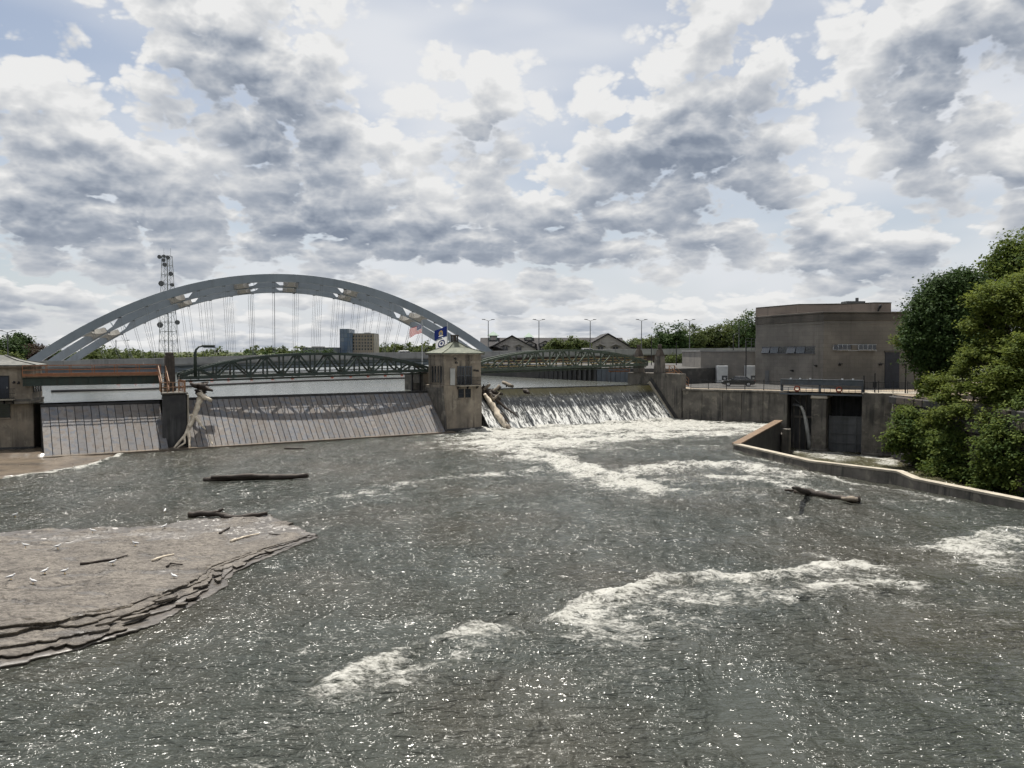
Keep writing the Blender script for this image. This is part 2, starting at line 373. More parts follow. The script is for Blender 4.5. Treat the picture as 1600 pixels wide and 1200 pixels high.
paint_black = paint('car_paint_black', (.012, .013, .016)); paint_silver = paint('car_paint_silver', (.45, .46, .48)); paint_red = paint('car_paint_red', (.20, .012, .014)); paint_white = paint('car_paint_white', (.65, .65, .64))
def lamp_lens(name, c): return mat(name, c, c, 1, .25, bump=0, spec=.6)
lens_clear = lamp_lens('headlight_lens', (.55, .56, .56)); lens_red = lamp_lens('taillight_lens', (.30, .015, .012))
red_float = mat('red_float_plastic', (.40, .075, .045), (.3, .06, .04), 4, .5, bump=0)
life_ring_m = mat('life_ring_orange', (.26, .06, .035), None, 4, .5, bump=0)
# ------------------------------------------------------------------ water, rock, foliage materials
def water_mat(name, deep, shallow, still=False):
    m, N, out = mk(name); p = pos(N)
    big = N.noise(p, .09, 4, .55)
    col = N.mix(N.ss(big, .40, .66), deep, shallow)
    pa = scaled(N, p, (.55, 1.2, 1.0))                       # ripples longer across the flow
    hs = N.m('ADD', N.m('MULTIPLY', N.noise(pa, 1.1, 3, .55, .6), .9), N.m('MULTIPLY', N.noise(pa, 3.0, 2.2, .6, .8), .80))
    slick = N.noise(N.vm('ADD', scaled(N, p, (.34, .16, 1.0)), scaled(N, N.noise(p, .3, 3, .5), (.8, .8, 0))), 1.0, 5, .58)      # smooth slicks and ruffled lanes along the current
    if not still: hs = N.m('MULTIPLY', hs, N.ss(slick, .34, .64, .34, 1.12))
    nb = N.n('ShaderNodeBump'); nb.inputs['Strength'].default_value = .3 if still else 1.0
    nb.inputs['Distance'].default_value = .05 if still else .50; N.put(nb.inputs['Height'], hs)
    wb = P(N, None, col, .16 if still else .15, 0, .5, nb.outputs[0]); wb.inputs['IOR'].default_value = 1.33
    if still:
        N.link(wb.outputs[0], out.inputs[0]); return m
    at = N.n('ShaderNodeAttribute', attribute_name='foam_sparkle'); f = at.outputs['Fac']
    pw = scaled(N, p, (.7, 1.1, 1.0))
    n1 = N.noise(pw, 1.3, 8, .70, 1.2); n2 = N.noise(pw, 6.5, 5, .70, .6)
    # torn, lacy foam and painted sparkle flecks: ridged noise leaves threads and holes
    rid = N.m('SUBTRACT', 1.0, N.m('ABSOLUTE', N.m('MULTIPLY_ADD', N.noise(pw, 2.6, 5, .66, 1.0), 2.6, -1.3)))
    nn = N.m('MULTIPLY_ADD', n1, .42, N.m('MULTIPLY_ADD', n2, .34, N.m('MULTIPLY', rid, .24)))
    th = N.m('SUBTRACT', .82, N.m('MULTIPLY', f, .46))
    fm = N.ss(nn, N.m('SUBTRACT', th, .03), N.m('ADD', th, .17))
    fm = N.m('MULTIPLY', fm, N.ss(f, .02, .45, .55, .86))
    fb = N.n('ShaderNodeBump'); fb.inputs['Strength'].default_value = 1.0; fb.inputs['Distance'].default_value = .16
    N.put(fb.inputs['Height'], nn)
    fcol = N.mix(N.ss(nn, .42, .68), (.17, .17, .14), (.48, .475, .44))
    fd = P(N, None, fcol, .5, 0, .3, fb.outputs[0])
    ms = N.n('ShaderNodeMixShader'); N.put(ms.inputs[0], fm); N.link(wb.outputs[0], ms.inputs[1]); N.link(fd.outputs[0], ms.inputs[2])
    N.link(ms.outputs[0], out.inputs[0]); return m
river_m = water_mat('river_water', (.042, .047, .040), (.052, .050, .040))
tail_m = water_mat('tailrace_water', (.060, .056, .032), (.085, .080, .045))
pool_m = water_mat('pool_water', (.075, .082, .075), (.085, .088, .078), True)

def falls_mat():
    m, N, out = mk('falling_water'); p = N.n('ShaderNodeTexCoord').outputs['Object']
    sv = scaled(N, p, (2.6, .35, .35)); s2 = scaled(N, p, (9.0, 1.6, 1.6))
    n1 = N.noise(sv, 1.0, 6, .62, .3); n2 = N.noise(s2, 1.0, 5, .7, .4)
    x, y, z = N.sep(p)
    k = N.m('ADD', N.m('MULTIPLY', n1, .5), N.m('MULTIPLY', n2, .5))
    thr = N.ss(z, 4.3, .3, .565, .455)
    fm = N.ss(k, thr, N.m('ADD', thr, .085))
    wet = N.mix(N.ss(z, 3.3, 4.0), (.055, .057, .055), (.125, .108, .045))
    col = N.mix(N.m('MULTIPLY', fm, N.ss(z, 4.15, 3.6)), wet, (.66, .66, .63))
    nb = N.n('ShaderNodeBump'); nb.inputs['Strength'].default_value = .9; nb.inputs['Distance'].default_value = .09; N.put(nb.inputs['Height'], k)
    P(N, out, col, N.ss(fm, 0, 1, .12, .5), 0, .5, nb.outputs[0]); return m
falls_m = falls_mat()

def rock_mat():
    m, N, out = mk('layered_limestone'); p = pos(N); x, y, z = N.sep(p)
    nz = N.n('ShaderNodeNewGeometry').outputs['Normal']; flat = N.ss(N.sep(nz)[2], .55, .9)
    c = N.mix(N.ss(N.noise(p, .8, 8, .65), .3, .7), (.200, .178, .152), (.105, .093, .081))
    c = N.mix(N.m('MULTIPLY', N.ss(N.noise(scaled(N, p, (1, 1.7, 1)), 2.6, 8, .75), .47, .60), .75), c, (.066, .057, .049))
    c = N.mix(N.m('MULTIPLY', N.ss(N.noise(p, 6.0, 5, .7), .58, .7), .55), c, (.29, .26, .22))
    vc = N.n('ShaderNodeTexVoronoi', feature='DISTANCE_TO_EDGE'); N.put(vc.inputs['Vector'], N.vm('ADD', scaled(N, p, (.55, 1.5, .3)), N.comb(N.noise(p, 1.2, 4, .6), N.noise(p, 1.7, 4, .6), 0.0))); vc.inputs['Scale'].default_value = 1.1
    c = N.mix(N.m('MULTIPLY', N.ss(vc.outputs['Distance'], .035, .0), .8), c, (.045, .038, .032))
    # bedding on the broken edges: thin dark seams with a warm tint
    bed = N.noise(N.comb(N.m('MULTIPLY', x, .4), N.m('MULTIPLY', y, .4), N.m('MULTIPLY', z, 26.0)), 1.0, 4, .6)
    edge = N.mix(N.ss(bed, .36, .62), (.040, .034, .027), (.165, .138, .100))
    c = N.mix(flat, edge, c)
    fl = N.noise(scaled(N, p, (1, 2.2, 1)), 7.0, 6, .75); c = N.mix(N.m('MULTIPLY', N.ss(fl, .50, .62), .7), c, (.050, .044, .039)); c = N.mix(N.m('MULTIPLY', N.ss(fl, .46, .34), .5), c, (.30, .275, .24))
    wet = N.ss(N.noise(scaled(N, p, (.6, 1.3, 1)), .55, 6, .65), .54, .62)
    wet = N.m('MAXIMUM', N.m('MULTIPLY', wet, flat), N.ss(z, .18, .07))
    c = N.mix(N.m('MULTIPLY', wet, .55), c, (.055, .050, .046))
    nb = N.n('ShaderNodeBump'); nb.inputs['Strength'].default_value = 1.0; nb.inputs['Distance'].default_value = .14
    hh = N.m('ADD', N.noise(p, 2.5, 8, .68), N.m('MULTIPLY', N.noise(p, 14, 5, .7), .3)); N.put(nb.inputs['Height'], N.m('MULTIPLY', hh, N.m('SUBTRACT', 1.0, N.m('MULTIPLY', wet, .85))))
    P(N, out, c, N.ss(wet, 0, 1, .85, .34), 0, .45, nb.outputs[0]); return m
rock_m = rock_mat()
apron_m = mat('wet_brown_rock', (.150, .118, .085), (.085, .068, .052), .5, .30, None, ((.045, .04, .036), .35, .7), .35, 4, spec=.5)

def plank_mat():
    m, N, out = mk('weathered_gate_plank'); p = pos(N)
    oi = N.n('ShaderNodeObjectInfo').outputs['Random']
    ob = N.n('ShaderNodeTexCoord').outputs['Object']; v = N.vm('ADD', ob, N.comb(0.0, N.m('MULTIPLY', oi, 37.0), 0.0))
    ox, oy, oz = N.sep(v)
    vo = N.n('ShaderNodeTexVoronoi', feature='F1', distance='CHEBYCHEV'); N.put(vo.inputs['Vector'], N.comb(N.m('MULTIPLY', ox, 1.6), N.m('MULTIPLY', oy, 2.2), oi)); vo.inputs['Scale'].default_value = 1.3
    rnd = N.sep(vo.outputs['Color'])[0]
    c = N.mix(N.ss(N.noise(p, .35, 4, .6), .35, .65), (.185, .170, .158), (.155, .155, .163))
    c = N.mix(N.ss(rnd, .45, .60), c, (.165, .145, .130)); c = N.mix(N.m('MULTIPLY', N.ss(rnd, .76, .82), .7), c, (.115, .135, .165))
    c = N.mix(N.m('MULTIPLY', N.ss(N.noise(p, 3.0, 7, .7), .48, .66), .55), c, (.10, .088, .078))
    c = N.mix(N.m('MULTIPLY', N.ss(N.noise(scaled(N, p, (1, 1, .3)), 1.3, 6, .7), .6, .72), .45), c, (.30, .28, .26))
    nd = N.n('ShaderNodeVectorMath', operation='SCALE'); N.put(nd.inputs[0], c); N.put(nd.inputs['Scale'], N.m('ADD', .86, N.m('MULTIPLY', oi, .28)))
    nb = N.n('ShaderNodeBump'); nb.inputs['Strength'].default_value = .5; nb.inputs['Distance'].default_value = .02; N.put(nb.inputs['Height'], N.noise(p, 9, 6, .7))
    P(N, out, nd.outputs[0], .75, 0, .35, nb.outputs[0]); return m
plank_m = plank_mat()

def masonry_mat(name, c1, c2, w, h, joint=.82):
    m, N, out = mk(name); ob = N.n('ShaderNodeTexCoord').outputs['Object']; p = pos(N)
    x, y, z = N.sep(ob); br = N.n('ShaderNodeTexBrick'); N.put(br.inputs['Vector'], N.comb(N.m('ADD', x, y), z, 0.0))
    br.inputs['Scale'].default_value = 1.0; br.inputs['Brick Width'].default_value = w; br.inputs['Row Height'].default_value = h
    br.inputs['Mortar Size'].default_value = .012; br.inputs['Mortar Smooth'].default_value = .6
    br.inputs['Color1'].default_value = (.93, .93, .93, 1); br.inputs['Color2'].default_value = (1.07, 1.06, 1.05, 1); br.inputs['Mortar'].default_value = (joint,) * 3 + (1,)
    c = N.mix(N.ss(N.noise(p, .22, 6, .6), .33, .67), c1, c2)
    sv = scaled(N, p, (1.1, 1.1, .05)); st = N.m('MULTIPLY', N.ss(N.noise(sv, 1.0, 5, .6), .52, .75), .45); c = N.mix(st, c, tuple(k * .45 for k in c2))
    nd = N.n('ShaderNodeVectorMath', operation='MULTIPLY'); N.put(nd.inputs[0], c); N.put(nd.inputs[1], br.outputs[0])
    nb = N.n('ShaderNodeBump'); nb.inputs['Strength'].default_value = .2; nb.inputs['Distance'].default_value = .03; N.put(nb.inputs['Height'], N.noise(p, 5, 5, .6))
    P(N, out, nd.outputs[0], .9, 0, .3, nb.outputs[0]); return m
limestone = masonry_mat('powerhouse_limestone', (.185, .174, .156), (.130, .123, .112), 1.1, .55, .55)
limestone_dk = masonry_mat('powerhouse_cornice', (.115, .105, .092), (.065, .060, .054), 1.4, .6)
pink_stone = masonry_mat('penthouse_stone', (.27, .222, .19), (.215, .178, .152), 1.3, .6)
block_grey = masonry_mat('annex_block', (.235, .22, .20), (.175, .168, .158), .8, .4)

def leaf_mat(name, c1, c2, c3, trans=.38):
    m, N, out = mk(name); p = pos(N)
    a = N.n('ShaderNodeAttribute', attribute_name='tint').outputs['Fac']
    c = N.mix(N.ss(N.noise(p, .45, 3, .5), .38, .62), c1, c2); c = N.mix(N.ss(a, .45, 1.0), c, c3)
    b = P(N, None, c, .7, 0, .12); t = N.n('ShaderNodeBsdfTranslucent'); N.put(t.inputs[0], N.mix(.5, c, c3))
    ms = N.n('ShaderNodeMixShader'); ms.inputs[0].default_value = trans; N.link(b.outputs[0], ms.inputs[1]); N.link(t.outputs[0], ms.inputs[2]); N.link(ms.outputs[0], out.inputs[0]); return m
leaf_dark = leaf_mat('maple_leaves', (.024, .047, .015), (.034, .062, .018), (.055, .090, .026), .28)
leaf_light = leaf_mat('locust_leaves', (.066, .098, .022), (.092, .124, .026), (.16, .19, .038), .45)
leaf_mid = leaf_mat('sumac_leaves', (.046, .080, .020), (.072, .108, .025), (.13, .165, .035), .40)
leaf_far = leaf_mat('far_leaves', (.045, .066, .022), (.062, .084, .028), (.11, .135, .04), .3)
leaf_red = leaf_mat('copper_leaves', (.045, .024, .022), (.035, .03, .02), (.06, .045, .03), .25)

# ------------------------------------------------------------------ foliage
def leaves(blobs, n, size, mt, seed, clump=.55, flat=.3, shell=.55):
    """many small leaf faces gathered in clumps through the volume of the given ellipsoids (cx,cy,cz,rx,ry,rz)"""
    rg = np.random.default_rng(seed); vol = np.array([b[3] * b[4] + b[4] * b[5] + b[3] * b[5] for b in blobs]); vol = vol / vol.sum()
    VV, TT = [], []
    for b, k in zip(blobs, vol):
        nl = max(40, int(n * k)); per = 26; nc = max(3, nl // per)
        d = rg.normal(size=(nc, 3)); d /= np.linalg.norm(d, axis=1)[:, None]
        r = shell + (1 - shell) * rg.random(nc) ** .6; r *= 1 + rg.normal(size=nc) * .15
        c = d * r[:, None] * np.array(b[3:6]) + np.array(b[:3])
        ct = rg.random(nc)
        idx = np.repeat(np.arange(nc), per); L = len(idx)
        off = rg.normal(size=(L, 3)) * clump * np.array([1, 1, .62]); pp = c[idx] + off
        nrm = d[idx] * .5 + rg.normal(size=(L, 3)) * .55 + np.array([0, 0, flat * 2]); nrm /= np.linalg.norm(nrm, axis=1)[:, None]
        t1 = np.cross(nrm, rg.normal(size=(L, 3))); t1 /= np.linalg.norm(t1, axis=1)[:, None]; t2 = np.cross(nrm, t1)
        s = size * (.6 + .8 * rg.random(L))[:, None]
        q = np.stack([pp - t1 * s, pp - t2 * s * .55 + nrm * s * .12, pp + t1 * s, pp + t2 * s * .55 + nrm * s * .12], 1)
        VV.append(q.reshape(-1, 3)); TT.append(np.clip(ct[idx] * .7 + rg.random(L) * .4, 0, 1))
    V = np.concatenate(VV); T = np.concatenate(TT); Q = np.arange(len(V)).reshape(-1, 4)
    return np_mesh('crown', V, Q, mt, False, {'tint': ('FACE', T)})
def limbs(base, blobs, r0, seed, n=None):
    rnd = random.Random(seed); mb = MB(); bx, by, bz = base
    cx = sum(b[0] for b in blobs) / len(blobs); cy = sum(b[1] for b in blobs) / len(blobs); cz = sum(b[2] for b in blobs) / len(blobs)
    fork = Vector((bx + (cx - bx) * .35, by + (cy - by) * .35, bz + (cz - bz) * .5))
    mb.tube([Vector(base) + Vector((0, 0, -.5)), Vector(base).lerp(fork, .5) + Vector((rnd.uniform(-.1, .1), 0, 0)), fork], [r0, r0 * .8, r0 * .62], 8, seed, .08)
    for b in blobs[:n or len(blobs)]:
        e = Vector((b[0] + rnd.uniform(-.3, .3) * b[3], b[1], b[2] + b[5] * .3)); mid = fork.lerp(e, .5) + Vector((rnd.uniform(-.4, .4), rnd.uniform(-.4, .4), .3))
        mb.tube([fork - Vector((0, 0, .2)), mid, e], [r0 * .5, r0 * .3, r0 * .07], 6, seed, .08)
        for k in range(3):
            a = rnd.uniform(0, 6.28); e2 = Vector((b[0] + math.cos(a) * b[3] * .8, b[1] + math.sin(a) * b[4] * .8, b[2] + rnd.uniform(-.2, .6) * b[5]))
            mb.tube([mid, mid.lerp(e2, .5) + Vector((0, 0, .2)), e2], [r0 * .22, r0 * .13, r0 * .03], 5, seed, .08)
    return mb
def tree(name, label, base, blobs, n, size, mt, seed, r0=.25, cat='tree', group=None, clump=.55, flat=.3, shell=.55):
    t = thing(name, label, cat, base, 0, group); lb = [(b[0] - base[0], b[1] - base[1], b[2] - base[2], b[3], b[4], b[5]) for b in blobs]
    obj('crown', leaves(lb, n, size, mt, seed, clump, flat, shell), t)
    limbs((0, 0, 0), lb, r0, seed).build('trunk', bark, t, True)
    return t

# ------------------------------------------------------------------ plan of the place (metres; x right, y ahead, z up; z = 0 is the lower river)
DA = Vector((-31.4, 78.5, 0)); DANG = math.atan2(.545, .839); DE = Vector((math.cos(DANG), math.sin(DANG), 0)); DN = Vector((math.sin(DANG), -math.cos(DANG), 0))   # dam line, its direction, downstream normal
def dam(t, y=0.0, z=0.0): return DA + DE * t - DN * y + Vector((0, 0, z))      # t along the dam, y upstream
ZC, RUN, POOL, BANK, TAIL = 4.5, 4.7, 4.42, 4.1, -3.2
lowwall = [(30.9, 94.2), (20.3, 73.0), (22.6, 60.5), (25.9, 53.6), (28.8, 45.0), (31.2, 36.0), (33.0, 22.0), (33.5, 5.0)]
WL0, WL1 = Vector((22.6, 106.0, 0)), Vector((34.3, 99.6, 0))                     # long retaining wall
WD = (WL1 - WL0).normalized(); WN = Vector((WD.y, -WD.x, 0))                     # its direction and outward normal (towards the river)
if WN.y > 0: WN = -WN
BK0 = (43.6, 92.2)

# ground: one sheet to the horizon, the river bed sunk into it
def build_ground():
    xs = np.unique(np.concatenate([np.arange(-130, 130.1, 4.0), np.linspace(-4000, -130, 40), np.linspace(130, 4000, 40)]))
    ys = np.unique(np.concatenate([np.arange(-40, 300.1, 4.0), np.linspace(300, 5000, 50), np.linspace(-400, -40, 8)]))
    X, Y = np.meshgrid(xs, ys)
    river = [(-70, -400), (-62, 62), (-52, 84), (-130, 150), (-420, 300), (-900, 560), (-860, 700), (-360, 420), (-100, 330), (20, 320), (6, 230), (4, 172), (10, 140), (26, 120), (60, 112), (60, -400)]
    land = np.where(Y < 130, BANK - .6, 5.2) + np.clip((Y - 260) / 700, 0, 1) * 3.0 + (fbm(X / 90, Y / 90, 3, 5) - .5) * np.clip((Y - 200) / 200, 0, 1) * 3
    land = np.where(X < -45, 4.6 + np.clip((Y - 200) / 300, 0, 1) * 3, land)
    Z = np.where(inpoly(X, Y, river), -7.5, land)
    ny, nx = X.shape; I = np.arange(nx * ny).reshape(ny, nx)
    Q = np.stack([I[:-1, :-1], I[:-1, 1:], I[1:, 1:], I[1:, :-1]], -1).reshape(-1, 4)
    structure(obj('ground', np_mesh('ground', np.stack([X, Y, Z], -1).reshape(-1, 3), Q, grass_m, True)))
build_ground()
# right bank terrace with its recess for the two sluice bays
terrace = [(22.9, 106.6), (34.3, 99.9), (37.0, 105.0), (44.2, 100.9), (41.9, 95.2), (47.4, 92.3), (43.9, 92.3), (43.9, 60), (45.5, 40), (50, 5), (220, 5), (220, 150), (60, 150), (20, 124), (19, 113.5)]
structure(MB().prism(terrace, -7, BANK).build('bank_terrace', conc_dark))
structure(MB().add([(p[0], p[1], BANK + .006) for p in terrace[5:] + terrace[:1]], [tuple(range(len(terrace) - 4))]).build('sandy_bank', sand_m))
structure(MB().prism([(24.5, 108.2), (36.5, 102.5), (37.6, 107), (46, 102), (64, 112), (64, 149), (24, 126)], BANK - .3, BANK + .02).build('yard_pavement', asphalt))
# upstream pool
pp = [dam(-30, .1), dam(60.2, .1), (25, 118), (20, 128), (6, 150), (4, 174), (8, 230), (22, 322), (-100, 332), (-380, 430), (-900, 690), (-900, 500), (-420, 280), (-140, 150)]
structure(MB().add([(p[0], p[1], POOL) for p in pp], [tuple(range(len(pp)))]).build('upstream_pool', pool_m))

# lower river: one wave-shaped sheet with its foam and painted sun sparkle
STROKES = [
    ([(790, 676), (930, 668), (1070, 660)], 3.4, 1.1, .35), ([(860, 692), (980, 682), (1110, 676)], 3.2, .8, .2), ([(770, 690), (850, 694)], 2.6, .85, .2), ([(1000, 700), (1120, 700)], 2.6, .45, .15),  # (points in the photograph, half width m, strength, wave height)
    ([(752, 672), (800, 668), (900, 660), (1062, 653)], 2.6, 1.0, .55), ([(770, 684), (900, 676), (1040, 668), (1190, 664)], 4.2, .78, .3), ([(1060, 660), (1200, 672)], 2.5, .8, .2),
    ([(1150, 665), (1198, 668)], 2.4, .75, .2), ([(760, 700), (830, 706), (880, 720), (930, 738), (985, 752), (1020, 762)], 2.3, .80, .32),
    ([(880, 724), (790, 742), (700, 748), (610, 758), (540, 778)], 1.3, .60, .2), ([(840, 706), (760, 716), (640, 722), (520, 716)], 1.6, .34, .1),
    ([(985, 733), (1060, 727), (1150, 728), (1215, 738)], 2.2, .85, .35), ([(1100, 742), (1230, 752), (1290, 768)], 1.8, .58, .15), ([(1030, 752), (1120, 748)], 2.0, .5, .1),
    ([(880, 968), (930, 945), (985, 928), (1040, 910), (1110, 905), (1180, 906), (1250, 897), (1300, 884), (1350, 880)], .62, .86, .34), ([(940, 962), (1080, 936), (1220, 924), (1370, 908)], 1.5, .60, .1),
    ([(900, 990), (1000, 985), (1120, 965)], 1.0, .42, .05), ([(1262, 866), (1330, 886)], .4, .7, .12),
    ([(500, 1070), (560, 1042), (620, 1016), (690, 998), (750, 984), (800, 988)], .58, .72, .26), ([(540, 1072), (620, 1044), (700, 1026), (780, 1010)], 1.1, .48, .10), ([(520, 1110), (620, 1090), (700, 1050)], .7, .34, .05),
    ([(815, 962), (880, 948)], .4, .40, .10), ([(1505, 852), (1560, 838), (1660, 822)], 1.5, .78, .28), ([(1540, 880), (1660, 860)], 1.6, .55, .1), ([(1470, 845), (1540, 868)], .8, .45, .05),
    ([(1148, 708), (1200, 722), (1290, 744), (1400, 768), (1500, 790)], .45, .62, .08), ([(1360, 775), (1450, 795), (1580, 825)], .9, .38, .06),
    ([(0, 746), (60, 739), (130, 728)], .42, .95, .06), ([(148, 726), (172, 716), (192, 704)], .5, 1.0, .08), ([(196, 735), (100, 752)], .5, .3, 0.0),
    ([(310, 699), (480, 689), (672, 678)], .7, .46, .05), ([(500, 702), (560, 712), (620, 704)], .8, .35, .05), ([(150, 765), (300, 756), (330, 752)], .25, .45, .02),
    ([(600, 800), (640, 830), (610, 880)], 1.2, .30, .05), ([(720, 850), (860, 830), (960, 790)], 2.2, .24, .05), ([(520, 760), (470, 790), (430, 800)], .8, .36, .04),
    ([(1230, 812), (1280, 806)], .5, .55, .1), ([(1180, 770), (1240, 790)], 1.4, .42, .08), ([(700, 700), (752, 702)], .5, .6, .03),
]
TAILPOLY = lowwall + [(60, 5), (60, 92), (47, 92), (36, 104), (33.6, 100.2)]
LOW_EDGE = [G(-330, 1150, .3), G(-120, 1070, .3), G(0, 1028, .3), G(60, 1018, .3), G(120, 1004, .3), G(200, 980, .3), G(235, 966, .3), G(275, 945, .3), G(352, 905, .3), G(362, 884, .3), G(420, 860, .3), G(470, 842, .3), G(499, 831, .3)]
FAR_EDGE = [G(-330, 850, .05), G(-100, 842, .05), G(0, 832, .05), G(110, 826, .05), G(240, 822, .05), G(300, 812, .05), G(420, 806, .05), G(499, 831, .2)]
LEDGE = LOW_EDGE + FAR_EDGE[::-1][1:]
UP_LEDGE = [G(-200, 790, .1), G(0, 744, .1), G(60, 737, .1), G(128, 727, .1), G(150, 722, .1), G(193, 703, .1), G(240, 696, .1), G(243, 684, .1), G(60, 680, .1), G(-200, 690, .1)]
def build_river():
    ys = [7.0]
    while ys[-1] < 114: ys.append(ys[-1] + max(.09, .0058 * ys[-1]))
    def half(lim):
        a = [0.0]
        while a[-1] < lim: a.append(a[-1] + max(.11, .0085 * a[-1]))
        return np.array(a)
    xs = np.concatenate([-half(78)[::-1][:-1], half(40)]); ys = np.array(ys)
    X, Y = np.meshgrid(xs, ys)
    wx = X + (fbm(X / 3.1, Y / 3.1, 3, 71) - .5) * 1.6; wy = Y + (fbm(X / 3.1, Y / 3.1, 3, 72) - .5) * 2.2
    foam_sparkle = np.zeros_like(X); H = np.zeros_like(X); turb = np.zeros_like(X)
    for pts, w, s, h in STROKES:
        p = [G(*q) for q in pts]; d, par = dist_poly(wx, wy, p)
        o = sorted(p, key=lambda v: v.x); yl = np.interp(wx, [v.x for v in o], [v.y for v in o]); down = wy < yl
        # sharp where the water breaks, trailing away downstream
        wl = np.where(down, w * 1.7, w * .7); g = np.exp(-(d / wl) ** 2) * s; tr = np.where(down, np.exp(-(d / (w * 4.2)) ** 2), np.exp(-(d / w) ** 2)) * s * .56
        g = np.maximum(g, tr) * (.34 + 1.02 * fbm(X / 1.3, Y / 1.3, 5, 33, .65)); foam_sparkle = np.maximum(foam_sparkle, g) + .25 * np.minimum(foam_sparkle, g)
        H = np.maximum(H, h * np.exp(-(d / (w * .9)) ** 2)); turb = np.maximum(turb, s * np.exp(-(d / (w * 2.2)) ** 2))
    foam_sparkle = np.clip(foam_sparkle, 0, .86)
    calm = sstep(-2, -14, X) * sstep(36, 44, Y)                      # slack water on the left
    base = .17 + .24 * sstep(.42, .72, fbm(X / 5, Y / 6, 5, 8, .6)); foam_sparkle = np.maximum(foam_sparkle, base * (1 - .6 * calm))  # flecks over the open water: thin foam, plus sun sparkle painted in white
    chop = (fbm(X / 1.9, Y / 1.1, 4, 11) - .5) * .30 + (fbm(X / 5.5, Y / 3.0, 2, 14) - .5) * .34
    rough = (1 - np.abs(2 * fbm(X / 1.25, Y / 1.0, 4, 21, .6) - 1)) ** 2
    Z = chop * (.40 - .28 * calm + .45 * turb) + H * (.25 + .40 * rough) + turb * (rough - .45) * .14
    ridge = np.abs(2 * fbm(X / .55, Y / .4, 2, 55) - 1); Z += turb * (.5 - ridge) * .08
    dl, _ = dist_poly(X, Y, LEDGE + LEDGE[:1]); Z *= np.clip(.12 + dl / 2.0, .12, 1); Z = np.where(inpoly(X, Y, UP_LEDGE), -.3, Z)
    tail = inpoly(X, Y, TAILPOLY)
    dwx = (X - DA.x) * DN.x + (Y - DA.y) * DN.y                        # downstream distance from the crest line
    keep = ~tail & (dwx > .6)
    ny, nx = X.shape; I = np.arange(nx * ny).reshape(ny, nx)
    Q = np.stack([I[:-1, :-1], I[:-1, 1:], I[1:, 1:], I[1:, :-1]], -1).reshape(-1, 4)
    k = keep.ravel(); vis = (np.abs(X) < (Y + 8) * .80 + 4).ravel(); Q = Q[(k[Q].any(1)) & vis[Q].any(1)]
    used = np.unique(Q); rm = np.full(nx * ny, -1); rm[used] = np.arange(len(used))
    V = np.stack([X, Y, Z], -1).reshape(-1, 3)[used]
    structure(obj('river', np_mesh('river', V, rm[Q], river_m, True, {'foam_sparkle': ('POINT', foam_sparkle.ravel()[used])})))
build_river()
def build_tailrace():
    xs = np.arange(19, 48, .3); ys = np.arange(34, 105, .3); X, Y = np.meshgrid(xs, ys)
    d1, _ = dist_poly(X, Y, [(36, 97.5), (38, 96), (37, 92)]); d2, _ = dist_poly(X, Y, [(41.8, 94), (42.6, 90), (41, 87)])
    foam_sparkle = np.clip(np.exp(-(d1 / 3.2) ** 2) * .50 + np.exp(-(d2 / 1.3) ** 2) * .55 + .22, 0, 1)
    Z = TAIL + (fbm(X / 1.6, Y / 1.4, 4, 81) - .5) * .45
    ny, nx = X.shape; I = np.arange(nx * ny).reshape(ny, nx); Q = np.stack([I[:-1, :-1], I[:-1, 1:], I[1:, 1:], I[1:, :-1]], -1).reshape(-1, 4)
    k = inpoly(X, Y, [(lowwall[0][0] + 3, 108), lowwall[0]] + lowwall[1:] + [(60, 5), (60, 108)]).ravel(); Q = Q[k[Q].any(1)]
    structure(obj('tailrace_water', np_mesh('tailrace_water', np.stack([X, Y, Z], -1).reshape(-1, 3), Q, tail_m, True, {'foam_sparkle': ('POINT', foam_sparkle.ravel())})))
build_tailrace()

